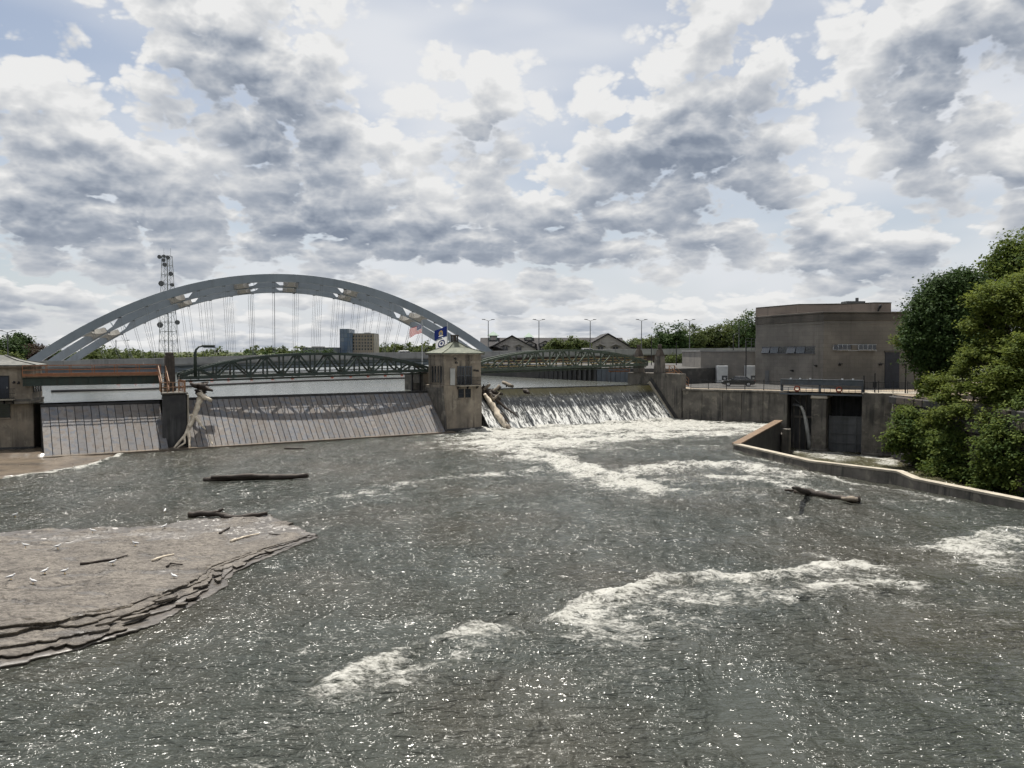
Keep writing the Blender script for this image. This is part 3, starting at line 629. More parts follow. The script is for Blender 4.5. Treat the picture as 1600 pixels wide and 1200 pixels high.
# rock ledge in the left foreground: bedded limestone, broken back in steps at its lower edge
def build_ledge():
    xs = np.arange(-34, -8.4, .07); ys = np.arange(17.5, 44.5, .07); X, Y = np.meshgrid(xs, ys)
    wx = X + (fbm(X / .9, Y / .9, 4, 41) - .5) * .9 + (vnoise(np.floor(X / .45), np.floor(Y / .45), 9) - .5) * .12; wy = Y + (fbm(X / .9, Y / .9, 4, 42) - .5) * .9
    ins = inpoly(wx, wy, LEDGE); dlo, par = dist_poly(wx, wy, LOW_EDGE); dfa, _ = dist_poly(wx, wy, FAR_EDGE)
    dlo = np.where(ins, dlo, -dlo)
    left = np.clip(1.2 - par * 1.12, .16, 1.0)                      # the bench is thicker to the left
    TOP = .07 + .48 * left                                            # height of the bench
    edge = 2.5 * left + .1
    Z = -.5 + (TOP + .5) * sstep(-.25, .12, (dlo - edge) / .45 + (fbm(X / .6, Y / .6, 3, 61) - .5) * .4)
    top = Z.copy()
    fall = sstep(0, 5.0, np.where(ins, dfa, 0)); Z = np.where(ins, np.where(dlo > edge - .1, np.maximum(top * (.45 + .55 * fall), .10), np.minimum(top, -.05)), np.minimum(Z, -.2))
    Z = np.where(ins, Z - .10 * sstep(1.5, 0, dfa) * sstep(.9, .5, par), Z)
    lam = np.round(fbm(X / 1.3, Y / .9, 4, 77) * 14) / 14
    Z += np.where(ins & (dlo > edge), (lam - .5) * .26 + (fbm(X / .22, Y / .22, 3, 66) - .5) * .07, 0)
    ny, nx = X.shape; I = np.arange(nx * ny).reshape(ny, nx); Q = np.stack([I[:-1, :-1], I[:-1, 1:], I[1:, 1:], I[1:, :-1]], -1).reshape(-1, 4)
    zf = Z.ravel(); Q = Q[(zf[Q] > -.4).any(1)]; used = np.unique(Q); rm = np.full(nx * ny, -1); rm[used] = np.arange(len(used))
    led = structure(obj('rock_ledge', np_mesh('rock_ledge', np.stack([X, Y, Z], -1).reshape(-1, 3)[used], rm[Q], rock_m, False)))
    def zat(x, y):
        i = int(np.clip(round((y - ys[0]) / .07), 0, ny - 1)); j = int(np.clip(round((x - xs[0]) / .07), 0, nx - 1)); return float(Z[i, j])
    # the broken edge: bed upon bed of rock, each with its own ragged, undercut front
    L_ = [Vector((p.x, p.y, 0)) for p in LOW_EDGE]; seg = [(b - a).length for a, b in zip(L_[:-1], L_[1:])]; tot = sum(seg); ns = int(tot / .085)
    S = np.linspace(0, tot, ns); cum = np.concatenate([[0], np.cumsum(seg)]); ex = np.interp(S, cum, [p.x for p in L_]); ey = np.interp(S, cum, [p.y for p in L_])
    ker = np.ones(13) / 13; tx = np.convolve(np.gradient(ex), ker, 'same'); ty = np.convolve(np.gradient(ey), ker, 'same'); tl = np.hypot(tx, ty); nxn, nyn = -ty / tl, tx / tl
    u = np.interp(S, cum, np.linspace(0, 1, len(L_))); lf = np.clip(1.2 - u * 1.12, .16, 1.0); T = .07 + .48 * lf; ED = 2.5 * lf + .1; z_ = S * 0
    NL = 5
    for k in range(NL):
        big = fbm(S / 2.6, z_ + 5.1 * k, 3, 300 + k) - .5; blk = vnoise(np.floor(S / (.55 + .1 * k)) * 1.7, z_ + k, 320 + k) - .5; fine = fbm(S / .16, z_ + k, 3, 340 + k) - .5
        blk2 = vnoise(np.floor(S / 1.9 + .37 * k), z_ + 7 * k, 420 + k) - .5; d = ED * (k / (NL - .6)) ** .9 + big * 1.25 * lf + blk * .30 * lf + blk2 * .55 * lf + fine * .18; d = np.clip(d, -.1, ED * 1.05)
        z1 = T * ((k + 1) / NL) ** (.85 + .5 * fbm(S / 3.0, z_, 2, 355)) + (fbm(S / 1.4, z_ + 3 * k, 3, 360 + k) - .5) * .07; z0 = z1 - T / NL - .09
        rows = [(d + .13, z0 - .05), (d + .10, z0 + .03), (d + .015, z1 - .045), (d, z1 - .02), (d + .03, z1)]
        for q in range(1, 9): rows.append((d + .03 + q * .30, z1 + (fbm(S / .35, z_ + q * .9 + k, 3, 380) - .5) * .05 - (.0 if q < 5 else (q - 4) * .05)))
        V = np.concatenate([np.stack([ex + nxn * dd, ey + nyn * dd, zz], 1) for dd, zz in rows]); I = np.arange(len(V)).reshape(len(rows), ns)
        Q = np.stack([I[:-1, :-1], I[:-1, 1:], I[1:, 1:], I[1:, :-1]], -1).reshape(-1, 4)
        obj('rock_layer', np_mesh('rock_layer', V, Q, rock_m, False), led)
    rnd = random.Random(5)                                            # a few loose slabs lying on the beds
    for k in range(14):
        i = rnd.randrange(int(ns * .35), int(ns * .93)); d = rnd.uniform(.3, 1.6) * lf[i]; c = Vector((ex[i] + nxn[i] * d, ey[i] + nyn[i] * d, 0)); n = rnd.randint(6, 9); L, Wd = rnd.uniform(.15, .5), rnd.uniform(.10, .24); a0 = math.atan2(ty[i], tx[i]) + rnd.uniform(-.3, .3)
        poly = []
        for q in range(n):
            a = 2 * math.pi * q / n; r = rnd.uniform(.65, 1.2); lx, ly = L * r * math.cos(a), Wd * r * math.sin(a)
            poly.append((lx * math.cos(a0) - ly * math.sin(a0), lx * math.sin(a0) + ly * math.cos(a0)))
        zz = T[i] * min(1, (d / ED[i] * NL + 1) / NL); o = MB().prism(poly, -.03, .05).build('slab', rock_m, led); o.location = (c.x, c.y, zz); o.rotation_euler = (rnd.uniform(-.08, .08), rnd.uniform(-.08, .08), 0)
    return zat
ledge_z = build_ledge()
def build_upper_ledge():
    xs = np.arange(-62, -26, .22); ys = np.arange(50, 84, .22); X, Y = np.meshgrid(xs, ys)
    wx = X + (fbm(X / 1.5, Y / 1.5, 4, 141) - .5) * 1.0; wy = Y + (fbm(X / 1.5, Y / 1.5, 4, 142) - .5) * 1.0
    ins = inpoly(wx, wy, UP_LEDGE); d, _ = dist_poly(wx, wy, UP_LEDGE + UP_LEDGE[:1]); st = [G(-200, 740, .2), G(0, 712, .2), G(60, 712, .2), G(130, 705, .2), G(195, 697, .2), G(260, 694, .2)]
    # a second low step behind the first
    Yl = np.interp(wx, [p.x for p in st], [p.y for p in st])
    Z = np.where(ins, .03 + .07 * sstep(0, 3, d) + .26 * sstep(0, .25, wy - Yl), -.4) + np.where(ins, (fbm(X / 1.1, Y / .8, 4, 143) - .5) * .12, 0)
    ny, nx = X.shape; I = np.arange(nx * ny).reshape(ny, nx); Q = np.stack([I[:-1, :-1], I[:-1, 1:], I[1:, 1:], I[1:, :-1]], -1).reshape(-1, 4)
    zf = Z.ravel(); Q = Q[(zf[Q] > -.3).any(1)]; used = np.unique(Q); rm = np.full(nx * ny, -1); rm[used] = np.arange(len(used))
    structure(obj('upper_rock_shelf', np_mesh('upper_rock_shelf', np.stack([X, Y, Z], -1).reshape(-1, 3)[used], rm[Q], apron_m, False)))
build_upper_ledge()
# concrete sill at the foot of the middle gate
structure(MB().prism([(p.x, p.y) for p in (dam(-13, -3.3), dam(26.5, -3.3), dam(26.5, -5.3), dam(-13, -5.3))], -1, .16).build('gate_sill', apron_m))
# ------------------------------------------------------------------ the dam
def dthing(name, label, cat, t, y=0.0, z=0.0, group=None): return thing(name, label, cat, dam(t, y, z), DANG, group)
SLOPE = math.atan2(ZC, RUN); SLEN = math.hypot(ZC, RUN)
def gate(name, label, t0, t1, pw, mt, seed, drop=0.0):
    g = dthing(name, label, 'dam gate', t0); L = t1 - t0; rnd = random.Random(seed)
    zc = ZC - drop
    MB().xprism([(-RUN, -.6), (.35, -.6), (.35, zc - .12), (-.02, zc - .12)], 0, L).build('backing', conc_black, g)
    n = round(L / pw); w = L / n
    # a plank lies down the slope: local x across, y down the face
    me = MB().box((0, -SLEN / 2, 0), (w - .05, SLEN, .10)).mesh('plank', mt, bevel=.012)
    for i in range(n):
        o = obj('plank', me, g, (w * (i + .5), 0.02, zc - .03 + rnd.uniform(-.015, .02)), (SLOPE, 0, 0))
    MB().span(0, L, -.25, .45, zc - .18, zc + .04).build('crest_beam', conc_black, g)
    for i in range(1, n, 3): pass
    return g
left_gate = gate('dam_gate', 'sloping grey plank gate between the left tower and the black pier', -12.9, -3.0, .64, plank_m, 3, .25)
mid_gate = gate('dam_gate', 'wide sloping dry plank gate between the black pier and the copper roofed tower', -1.1, 25.7, .56, plank_m, 4)
wet_plank = mat('wet_gate_plank', (.07, .068, .06), (.05, .05, .046), 1, .25, bump=.2, spec=.5)
right_gate = gate('dam_gate', 'overflowing gate with water streaming down between tower and right abutment', 31.3, 60.1, .66, wet_plank, 5)
def sheet_of_water():
    L = 28.7; nx, ny = 340, 34; V = []; rg = np.random.default_rng(8)
    xs = np.linspace(0, L, nx); ss = np.linspace(-.06, 1.0, ny)
    ridge = .05 * np.abs(np.sin(xs / .66 * math.pi)) + .05 * fbm(xs / .35, xs * 0, 3, 91)
    for s in ss:
        yy = -s * RUN - .02 if s > 0 else -s * 6; zz = ZC - s * ZC if s > 0 else ZC
        off = .09 + ridge * min(1, max(0, s) * 3) * (1.4) + (.05 * (fbm(xs / .5, xs * 0 + s * 6, 2, 92) - .5) if s > 0 else 0)
        for i in range(nx): V.append((xs[i], yy - off[i] * math.sin(SLOPE) * (1 if s > 0 else 0), zz + off[i] * math.cos(SLOPE)))
    I = np.arange(nx * ny).reshape(ny, nx); Q = np.stack([I[:-1, :-1], I[:-1, 1:], I[1:, 1:], I[1:, :-1]], -1).reshape(-1, 4)
    o = stuff(obj('falling_water', np_mesh('falling_water', V, Q, falls_m, True)), 'thin white streaked sheet of water running down the right gate', 'waterfall'); o.location = dam(31.35); o.rotation_euler = (0, 0, DANG)
sheet_of_water()

# small pale clutter washed against the gate
def window(parent, x, z0, z1, w, y, mt=glass_dark, frame=black_metal, mull=1):
    o = MB().span(x - w / 2, x + w / 2, y - .03, y + .06, z0, z1).build('window', mt, parent)
    f = MB(); t = .05
    f.span(x - w / 2 - t, x + w / 2 + t, y - .07, y - .02, z1, z1 + t).span(x - w / 2 - t, x + w / 2 + t, y - .07, y - .02, z0 - t, z0)
    f.span(x - w / 2 - t, x - w / 2, y - .07, y - .02, z0, z1).span(x + w / 2, x + w / 2 + t, y - .07, y - .02, z0, z1)
    for k in range(mull):
        zz = z0 + (z1 - z0) * (k + 1) / (mull + 1); f.span(x - w / 2, x + w / 2, y - .06, y - .03, zz - .02, zz + .02)
    f.build('frame', frame, o)
    MB().span(x - w / 2 - .08, x + w / 2 + .08, y - .12, y, z0 - .16, z0 - t).build('sill', concrete, o)
    return o
def balcony(parent, x0, x1, z, y, depth=.7):
    fl = MB().span(x0, x1, y - depth, y, z - .1, z).build('balcony_floor', conc_light, parent)
    for x in (x0 + .15, (x0 + x1) / 2, x1 - .15): MB().add([(x - .04, y, z - .1), (x - .04, y - depth * .8, z - .1), (x - .04, y, z - .45), (x + .04, y, z - .1), (x + .04, y - depth * .8, z - .1), (x + .04, y, z - .45)], [(0, 1, 2), (3, 5, 4), (0, 3, 4, 1), (1, 4, 5, 2), (0, 2, 5, 3)]).build('bracket', black_metal, fl)
    r = MB()
    for zz in (z + .1, z + .5, z + .92): r.beam((x0, y - depth + .03, zz), (x1, y - depth + .03, zz), .035, .035).beam((x0 + .02, y - depth + .03, zz), (x0 + .02, y, zz), .035, .035).beam((x1 - .02, y - depth + .03, zz), (x1 - .02, y, zz), .035, .035)
    n = int((x1 - x0) / .14)
    for i in range(n + 1): r.beam((x0 + (x1 - x0) * i / n, y - depth + .03, z), (x0 + (x1 - x0) * i / n, y - depth + .03, z + .92), .025, .025)
    r.build('balcony_railing', black_metal, parent)
def wall_lamp(parent, x, z, y):
    MB().box((x, y - .04, z), (.14, .08, .2)).tube([(x, y - .05, z + .05), (x, y - .3, z + .12), (x, y - .36, z + .02)], [.03, .03, .03], 6).ball((x, y - .37, z - .04), (.1, .1, .08)).build('wall_lamp', black_metal, parent)
def hip_roof(parent, x0, x1, y0, y1, z, rise, over, mt):
    X0, X1, Y0, Y1 = x0 - over, x1 + over, y0 - over, y1 + over; cx, cy = (x0 + x1) / 2, (y0 + y1) / 2; q = .22
    ro = MB().add([(X0, Y0, z), (X1, Y0, z), (X1, Y1, z), (X0, Y1, z), (X0, Y0, z + .1), (X1, Y0, z + .1), (X1, Y1, z + .1), (X0, Y1, z + .1),
                   (X0 + (cx - X0) * .55, Y0 + (cy - Y0) * .55, z + .1 + rise * .45), (X1 + (cx - X1) * .55, Y0 + (cy - Y0) * .55, z + .1 + rise * .45), (X1 + (cx - X1) * .55, Y1 + (cy - Y1) * .55, z + .1 + rise * .45), (X0 + (cx - X0) * .55, Y1 + (cy - Y1) * .55, z + .1 + rise * .45),
                   (cx - q, cy - q, z + .1 + rise), (cx + q, cy - q, z + .1 + rise), (cx + q, cy + q, z + .1 + rise), (cx - q, cy + q, z + .1 + rise)],
                  [(3, 2, 1, 0), (0, 1, 5, 4), (1, 2, 6, 5), (2, 3, 7, 6), (3, 0, 4, 7), (4, 5, 9, 8), (5, 6, 10, 9), (6, 7, 11, 10), (7, 4, 8, 11), (8, 9, 13, 12), (9, 10, 14, 13), (10, 11, 15, 14), (11, 8, 12, 15), (12, 13, 14, 15)]).build('roof', mt, parent)
    s = MB()                                    # standing seams
    top = z + .1 + rise
    for sx, sy in ((X0, Y0), (X1, Y0), (X1, Y1), (X0, Y1)):
        m = (sx + (cx - sx) * .55, sy + (cy - sy) * .55, z + .13 + rise * .45); s.beam((sx, sy, z + .13), m, .09, .07); s.beam(m, (cx + (q if sx > cx else -q), cy + (q if sy > cy else -q), top + .03), .09, .07)
    s.build('ridge_seam', mt, ro)
    MB().span(X0 + .05, X1 - .05, Y0 + .05, Y1 - .05, z - .12, z - .005).build('soffit', concrete, parent)
    return ro
def chimney(parent, cx, cy, z):
    m = MB()
    for i in (-1, 1):
        for j in (-1, 1): m.box((cx + i * .24, cy + j * .24, z + .4), (.14, .14, .8))
    m.box((cx, cy, z + .04), (.66, .66, .1)).box((cx, cy, z + .86), (.72, .72, .14)).span(cx - .22, cx + .22, cy - .2, cy + .2, z + .1, z + .28)
    m.build('roof_vent', stone_brown, parent)

# right tower
tw = dthing('gate_tower', 'tall beige concrete gate tower with green copper roof beside the waterfall', 'tower', 26.0, -3.6)
TW, TD, TZ = 4.85, 3.8, 8.75
MB().prism([(0, 0), (TW, 0), (TW, TD), (0, TD)], 5.25, TZ).build('upper_wall', concrete, tw, bevel=.03)
MB().prism([(-.06, -.06), (TW + .06, -.06), (TW + .06, TD + 3.2), (-.06, TD + 3.2)], -1.5, 5.24).build('lower_wall', concrete, tw, bevel=.05)
MB().prism([(-.35, -.5), (TW + .2, -.45), (TW + .2, TD), (-.35, TD)], -1.5, .35).build('footing', conc_black, tw, bevel=.08)
MB().prism([(-.08, -.08), (TW + .08, -.08), (TW + .08, TD + .08), (-.08, TD + .08)], TZ - .62, TZ - .5).build('string_course', concrete, tw)
MB().span(3.0, 4.1, -.06, .01, 7.62, 7.98).build('inscription_panel', concrete, tw, bevel=.02)
rf = hip_roof(tw, 0, TW, 0, TD, TZ + .05, 1.3, .34, copper); chimney(rf, TW / 2, TD / 2, TZ + 1.3)
for k in range(4):
    y = .62 + k * .68; o = MB().span(-.05, .08, y - .13, y + .13, 5.55, 7.4).build('slot_window', glass_dark, tw)
    MB().span(-.10, -.02, y + .13, y + .24, 5.45, 7.5).build('jamb', concrete, o)
for x in (2.15, 3.15):
    d = MB().span(x - .4, x + .4, -.05, .1, 5.3, 7.3).build('glazed_door', glass_dark, tw)
    f = MB()
    for a, b in ((x - .44, x - .36), (x + .36, x + .44), (x - .03, x + .03)): f.span(a, b, -.09, -.04, 5.3, 7.38)
    f.span(x - .44, x + .44, -.09, -.04, 7.28, 7.38).span(x - .4, x + .4, -.085, -.045, 6.3, 6.36).build('frame', hoist_steel, d)
MB().span(.75, 1.35, -.16, -.01, 5.25, 7.15).build('shutter', shutter_m, tw, bevel=.02)
balcony(tw, 1.55, 4.35, 5.22, -.08, .75)
for x in (2.15, 3.05): window(tw, x, 3.85, 4.75, .62, -.06)
wall_lamp(tw, 1.5, 7.8, 0); wall_lamp(tw, 4.3, 6.85, 0); wall_lamp(tw, 3.9, 6.9, 0); wall_lamp(tw, 1.35, 8.25, 0)
MB().xprism([(.0, 5.0), (.5, 5.0), (TD + .2, 4.9), (TD + .2, 4.6), (-.55, .3), (-.55, -.5), (-.95, -.5), (-.95, .25)], -.36, -.1).build('gate_track', conc_dark, tw)

# left tower
LA = R(18); lt = thing('gate_tower', 'low roofed beige concrete tower on the brown rock shelf, cut off by the left edge', 'tower', (-43.2, 71.9, 0), LA)
LW, LD, LZ = 5.4, 3.8, 7.72
MB().prism([(-LW, 0), (0, 0), (0, LD), (-LW, LD)], 4.75, LZ).build('upper_wall', concrete, lt, bevel=.03)
MB().prism([(-LW - .1, -.1), (.1, -.1), (.1, LD), (-LW - .1, LD)], -1.5, 4.74).build('lower_wall', concrete, lt, bevel=.05)
MB().prism([(-LW - .14, -.14), (.14, -.14), (.14, LD), (-LW - .14, LD)], 4.6, 4.8).build('string_course', conc_dark, lt)
MB().prism([(-LW - .3, -.45), (.2, -.45), (.2, LD), (-LW - .3, LD)], -1.5, .5).build('footing', conc_black, lt, bevel=.08)
hip_roof(lt, -LW, 0, 0, LD, LZ + .03, .85, .42, slate_m)
d = MB().span(-2.5, -1.82, -.05, .06, 4.85, 6.82).build('door', door_blue, lt); MB().span(-1.95, -1.9, -.1, -.05, 5.75, 5.9).build('handle', chrome, d); MB().span(-2.56, -2.5, -.08, .0, 4.8, 6.9).span(-1.82, -1.76, -.08, .0, 4.8, 6.9).span(-2.56, -1.76, -.08, .0, 6.82, 6.9).build('door_frame', black_metal, d)
balcony(lt, -2.95, -1.3, 4.82, -.12, .7)
window(lt, -2.15, 3.2, 4.35, .8, -.1, mull=2); window(lt, -4.1, 3.2, 4.35, .8, -.1, mull=2)
MB().span(-3.75, -3.2, -.1, 0, 4.85, 6.4).build('shutter', shutter_m, lt, bevel=.02)
for k in range(4): MB().span(-.05, .06, .55 + k * .82, .85 + k * .82, 5.35, 6.9).build('slot_window', glass_dark, lt)
wall_lamp(lt, -1.35, 6.3, 0); wall_lamp(lt, -1.0, 6.25, 0)

# black pier between the left and the middle gate
pr = dthing('concrete_pier', 'black stained concrete pier carrying the stone pillar, left of the tall driftwood', 'pier', -3.8, -3.4)
MB().prism([(.45, 0), (2.62, 0), (2.75, 9), (2.0, 9)], -1.5, 5.05).build('shaft', conc_black, pr, bevel=.06)
MB().prism([(.35, -.12), (2.72, -.12), (2.85, 9), (1.9, 9)], 5.06, 5.22).build('cap_slab', conc_dark, pr, bevel=.03)
MB().span(2.66, 2.80, -.04, .5, -.5, 5.0).build('edge_plate', conc_light, pr)
sp = dthing('stone_pillar', 'square dark brown stone pillar standing on the black pier', 'pillar', -2.0, .35, 5.22)
MB().prism([(-.5, -.5), (.5, -.5), (.5, .5), (-.5, .5)], 0, .5).build('plinth', stone_brown, sp, bevel=.04)
MB().add([(-.46, -.46, .5), (.46, -.46, .5), (.46, .46, .5), (-.46, .46, .5), (-.40, -.40, 3.45), (.40, -.40, 3.45), (.40, .40, 3.45), (-.40, .40, 3.45)], [(3, 2, 1, 0), (4, 5, 6, 7), (0, 1, 5, 4), (1, 2, 6, 5), (2, 3, 7, 6), (3, 0, 4, 7)]).build('shaft', stone_brown, sp, bevel=.05)
MB().prism([(-.34, -.34), (.34, -.34), (.34, .34), (-.34, .34)], 3.45, 3.75).build('capital', stone_brown, sp, bevel=.06)

# railings
def railing(name, label, pts, mt, parent=None, h=1.05, rails=(.45, 1.05), step=1.5, toe=False):
    """posts and rails along a line of (x,y,z) points"""
    t = parent or thing(name, label, 'railing', pts[0]); o = Vector(pts[0]) if parent is None else Vector((0, 0, 0))
    pts = [Vector(p) - o for p in pts]
    for a, b in zip(pts[:-1], pts[1:]):
        n = max(1, round((b - a).length / step))
        for i in range(n + 1): p = a.lerp(b, i / n); MB().beam(p, p + Vector((0, 0, h)), .06, .06).build('post', mt, t)
        for r in rails: MB().beam(a + Vector((0, 0, r)), b + Vector((0, 0, r)), .055, .055).build('rail', mt, t)
        if toe: MB().beam(a + Vector((0, 0, .08)), b + Vector((0, 0, .08)), .02, .16).build('toe_board', mt, t)
    return t
railing('platform_railing', 'faded orange railing round the platform on the black pier', [dam(-1.3, -3.0, 5.22), dam(-3.3, -3.0, 5.22), dam(-2.9, .4, 5.22)], orange_pale, step=.55, rails=(.5, .95), h=.95)
railing('platform_railing', 'orange railing on the river side of the stone pillar by the truss end', [dam(-1.15, -2.6, 5.22), dam(-1.1, 1.0, 5.22)], orange, step=.8)
st = dthing('steel_stair', 'narrow orange steel stair leaning against the stone pillar', 'stair', -2.75, -.6, 5.22)
for sx in (-.32, .32):
    MB().beam((sx, -1.2, .05), (sx, .5, 1.5), .06, .16).build('stringer', orange, st)
    MB().beam((sx, -1.2, 1.0), (sx, .5, 2.45), .06, .06).build('handrail', orange_pale, st)
    for k in range(3): MB().beam((sx, -1.2 + k * .85, .05 + k * .72), (sx, -1.2 + k * .85, 1.0 + k * .72), .05, .05).build('post', orange_pale, st)
for k in range(7): MB().box((0, -1.1 + k * .25, .18 + k * .21), (.6, .24, .04)).build('tread', rust_edge, st)

# green plate-girder footbridge, left
gb = dthing('girder_footbridge', 'straight dark green plate girder footbridge with orange railing, from left tower to pillar', 'footbridge', -14.2, .55)
GL = 11.4
for y in (0.0, 1.5):
    g_ = MB().span(0, GL, y - .04, y + .04, 6.0, 6.68).span(0, GL, y - .14, y + .14, 5.95, 6.01).span(0, GL, y - .14, y + .14, 6.67, 6.73).build('girder', green_steel, gb)
    for k in range(10): MB().span(k * 1.25 + .2, k * 1.25 + .26, y - .13, y + .13, 6.02, 6.66).build('stiffener', green_steel, g_)
MB().span(0, GL, -.3, 1.8, 6.735, 6.83).build('deck', rust_edge, gb)
for y in (-.25, 1.75):
    railing('r', '', [(0, y, 6.83), (GL, y, 6.83)], orange, gb, .95, (.2, .55, .95), 1.9, True)

# arched truss footbridges over the gates
def truss(label, t0, t1, z0, z1, peak, n, mt, y0=.35, wdt=1.5, railm=None):
    L = t1 - t0; t = dthing('truss_footbridge', label, 'footbridge', t0, y0, 0)
    def bz(x): return z0 + (z1 - z0) * x / L
    def tz(x): u = 2 * x / L - 1; return bz(x) + .35 + (peak - .35) * (1 - abs(u) ** 2.3)
    xs = [L * i / n for i in range(n + 1)]
    for y in (0, wdt):
        bc = MB()
        for a, b in zip(xs[:-1], xs[1:]): bc.beam((a, y, bz(a)), (b, y, bz(b)), .24, .28)
        bc.build('bottom_chord', mt, t); tcm = MB()
        for a, b in zip(xs[:-1], xs[1:]): tcm.beam((a, y, tz(a)), (b, y, tz(b)), .30, .26)
        tcm.build('top_chord', mt, t)
        for i, x in enumerate(xs):
            MB().beam((x, y, bz(x)), (x, y, tz(x)), .15, .15).build('vertical', mt, t)
            if i < n:
                a, b = xs[i], xs[i + 1]
                p, q = ((a, y, bz(a)), (b, y, tz(b))) if i % 2 == 0 else ((a, y, tz(a)), (b, y, bz(b)))
                MB().beam(p, q, .15, .17).build('diagonal', mt, t)
    dk = MB()
    for a, b in zip(xs[:-1], xs[1:]): dk.beam((a, wdt / 2, bz(a) + .02), (b, wdt / 2, bz(b) + .02), wdt - .2, .07)
    dk.build('deck', rust_edge, t)
    for i, x in enumerate(xs):
        MB().beam((x, 0, bz(x) - .1), (x, wdt, bz(x) - .1), .12, .2).build('floor_beam', mt, t)
    for y in (.12, wdt - .12):
        for h in (.35, .7, 1.05):
            MB().beam((0, y, bz(0) + h), (L, y, bz(L) + h), .04, .05).build('handrail', railm or mt, t)
    # service pipes slung beneath
    for y, r in ((.3, .09), (.9, .06)): MB().tube([(0, y, bz(0) - .32), (L, y, bz(L) - .32)], r, 8).build('pipe', mt, t)
    return t
truss('long dark green arched truss footbridge over the dry middle gate', -1.0, 26.0, 6.45, 6.85, 2.15, 16, green_steel, railm=green_steel)
truss('pale green arched truss footbridge with yellowish rails over the waterfall', 30.9, 60.2, 6.75, 7.25, 2.2, 14, green_pale, railm=mat('yellow_handrail', (.34, .27, .13), None, 2, .6, bump=0))
MB_ = MB
wl = dthing('walkway_lamp', 'green gooseneck lamp with flat head at the left end of the middle truss', 'lamp', .35, .2, 6.6)
MB().tube([(0, 0, 0), (0, 0, 2.2), (.08, 0, 2.6), (.35, 0, 2.9), (.75, 0, 3.0)], [.17, .15, .12, .09, .08], 10).build('post', green_steel, wl, True)
MB().box((1.25, 0, 3.0), (1.2, .42, .2)).build('lamp_head', green_steel, wl, bevel=.03); MB().box((1.35, 0, 2.86), (1.1, .36, .08)).build('lens', black_metal, wl)

# structures upstream of the right tower: dark gate shaft and side frame
gs = dthing('steel_trestle', 'dark steel frame and concrete stub behind the left side of the copper roofed tower', 'frame', 24.6, 1.6, ZC)
for x in (0, 1.0): MB().beam((x, 0, -1.2), (x, 0, 2.4), .2, .2).build('post', black_metal, gs)
MB().span(1.2, 2.2, -.4, 1.4, -2, 2.1).build('concrete_stub', conc_dark, gs); MB().span(0, 1.0, -.06, .06, -.8, .9).build('concrete_panel', conc_dark, gs)
MB().span(-.2, 2.2, -.3, 1.2, 2.15, 2.4).build('lintel', green_steel, gs)

# right abutment with its two stepped pylons
ab = dthing('abutment', 'tall concrete abutment block closing the right end of the waterfall', 'abutment', 60.2, 0)
MB().xprism([(-6.2, -1), (4.5, -1), (4.5, 6.1), (-6.2, 6.1)], 0, .9).build('side_wall', conc_dark, ab, bevel=.04)
MB().span(.9, 3.6, -1.6, 4.5, -1, 6.0).build('landing', conc_dark, ab)
MB().xprism([(.2, ZC + .1), (-RUN - .2, -.4), (-RUN - .9, -.4), (-.3, ZC + .45)], -.22, -.02).build('gate_track', conc_light, ab)
MB().xprism([(-.1, ZC + .6), (-RUN - .75, -.3), (-RUN - 1.5, -.3), (-.5, ZC + 1.0)], -.1, -.01).build('track_groove', conc_black, ab)
def pylon(label, t, y):
    p = dthing('stone_pylon', label, 'pylon', t, y, 6.1)
    MB().add([(-.62, -.62, 0), (.62, -.62, 0), (.62, .62, 0), (-.62, .62, 0), (-.5, -.5, 2.3), (.5, -.5, 2.3), (.5, .5, 2.3), (-.5, .5, 2.3)], [(3, 2, 1, 0), (4, 5, 6, 7), (0, 1, 5, 4), (1, 2, 6, 5), (2, 3, 7, 6), (3, 0, 4, 7)]).build('shaft', conc_dark, p, bevel=.05)
    MB().add([(-.5, -.5, 2.3), (.5, -.5, 2.3), (.5, .5, 2.3), (-.5, .5, 2.3), (-.27, -.27, 3.3), (.27, -.27, 3.3), (.27, .27, 3.3), (-.27, .27, 3.3)], [(3, 2, 1, 0), (4, 5, 6, 7), (0, 1, 5, 4), (1, 2, 6, 5), (2, 3, 7, 6), (3, 0, 4, 7)]).build('shoulder', stone_brown, p, bevel=.04)
    MB().box((0, 0, 3.62), (.44, .44, .62)).build('finial', stone_brown, p, bevel=.05)
pylon('stepped concrete pylon nearest the long retaining wall, by the orange stair', 60.75, -1.5)
pylon('stepped stone pylon at the far side of the right truss end', 60.6, 2.6)
railing('landing_railing', 'orange railing along the top of the right abutment, right of the pylon', [dam(61.5, -1.4, 6.05), dam(63.7, -1.4, 6.05)], orange_pale, step=.9, toe=True)
railing('landing_railing', 'orange railing behind the right truss end, left of the far pylon', [dam(56.0, 3.6, 6.2), dam(59.8, 3.6, 6.2)], orange, step=1.0, toe=True)
st = dthing('steel_stair', 'orange steel stair descending from the abutment to the yard', 'stair', 63.7, -1.3, 4.1)
for y in (0, .9):
    MB().beam((0, y, 1.95), (2.9, y, .05), .06, .16).build('stringer', orange, st); MB().beam((0, y, 2.95), (2.9, y, 1.05), .05, .05).build('handrail', orange_pale, st); MB().beam((0, y, 2.5), (2.9, y, .6), .04, .04).build('handrail', orange_pale, st)
    for k in range(4): MB().beam((k * .95, y, 1.95 - k * .62), (k * .95, y, 2.95 - k * .62), .05, .05).build('post', orange_pale, st)
for k in range(9): MB().box((.15 + k * .31, .45, 1.85 - k * .205), (.26, .86, .04)).build('tread', black_metal, st)

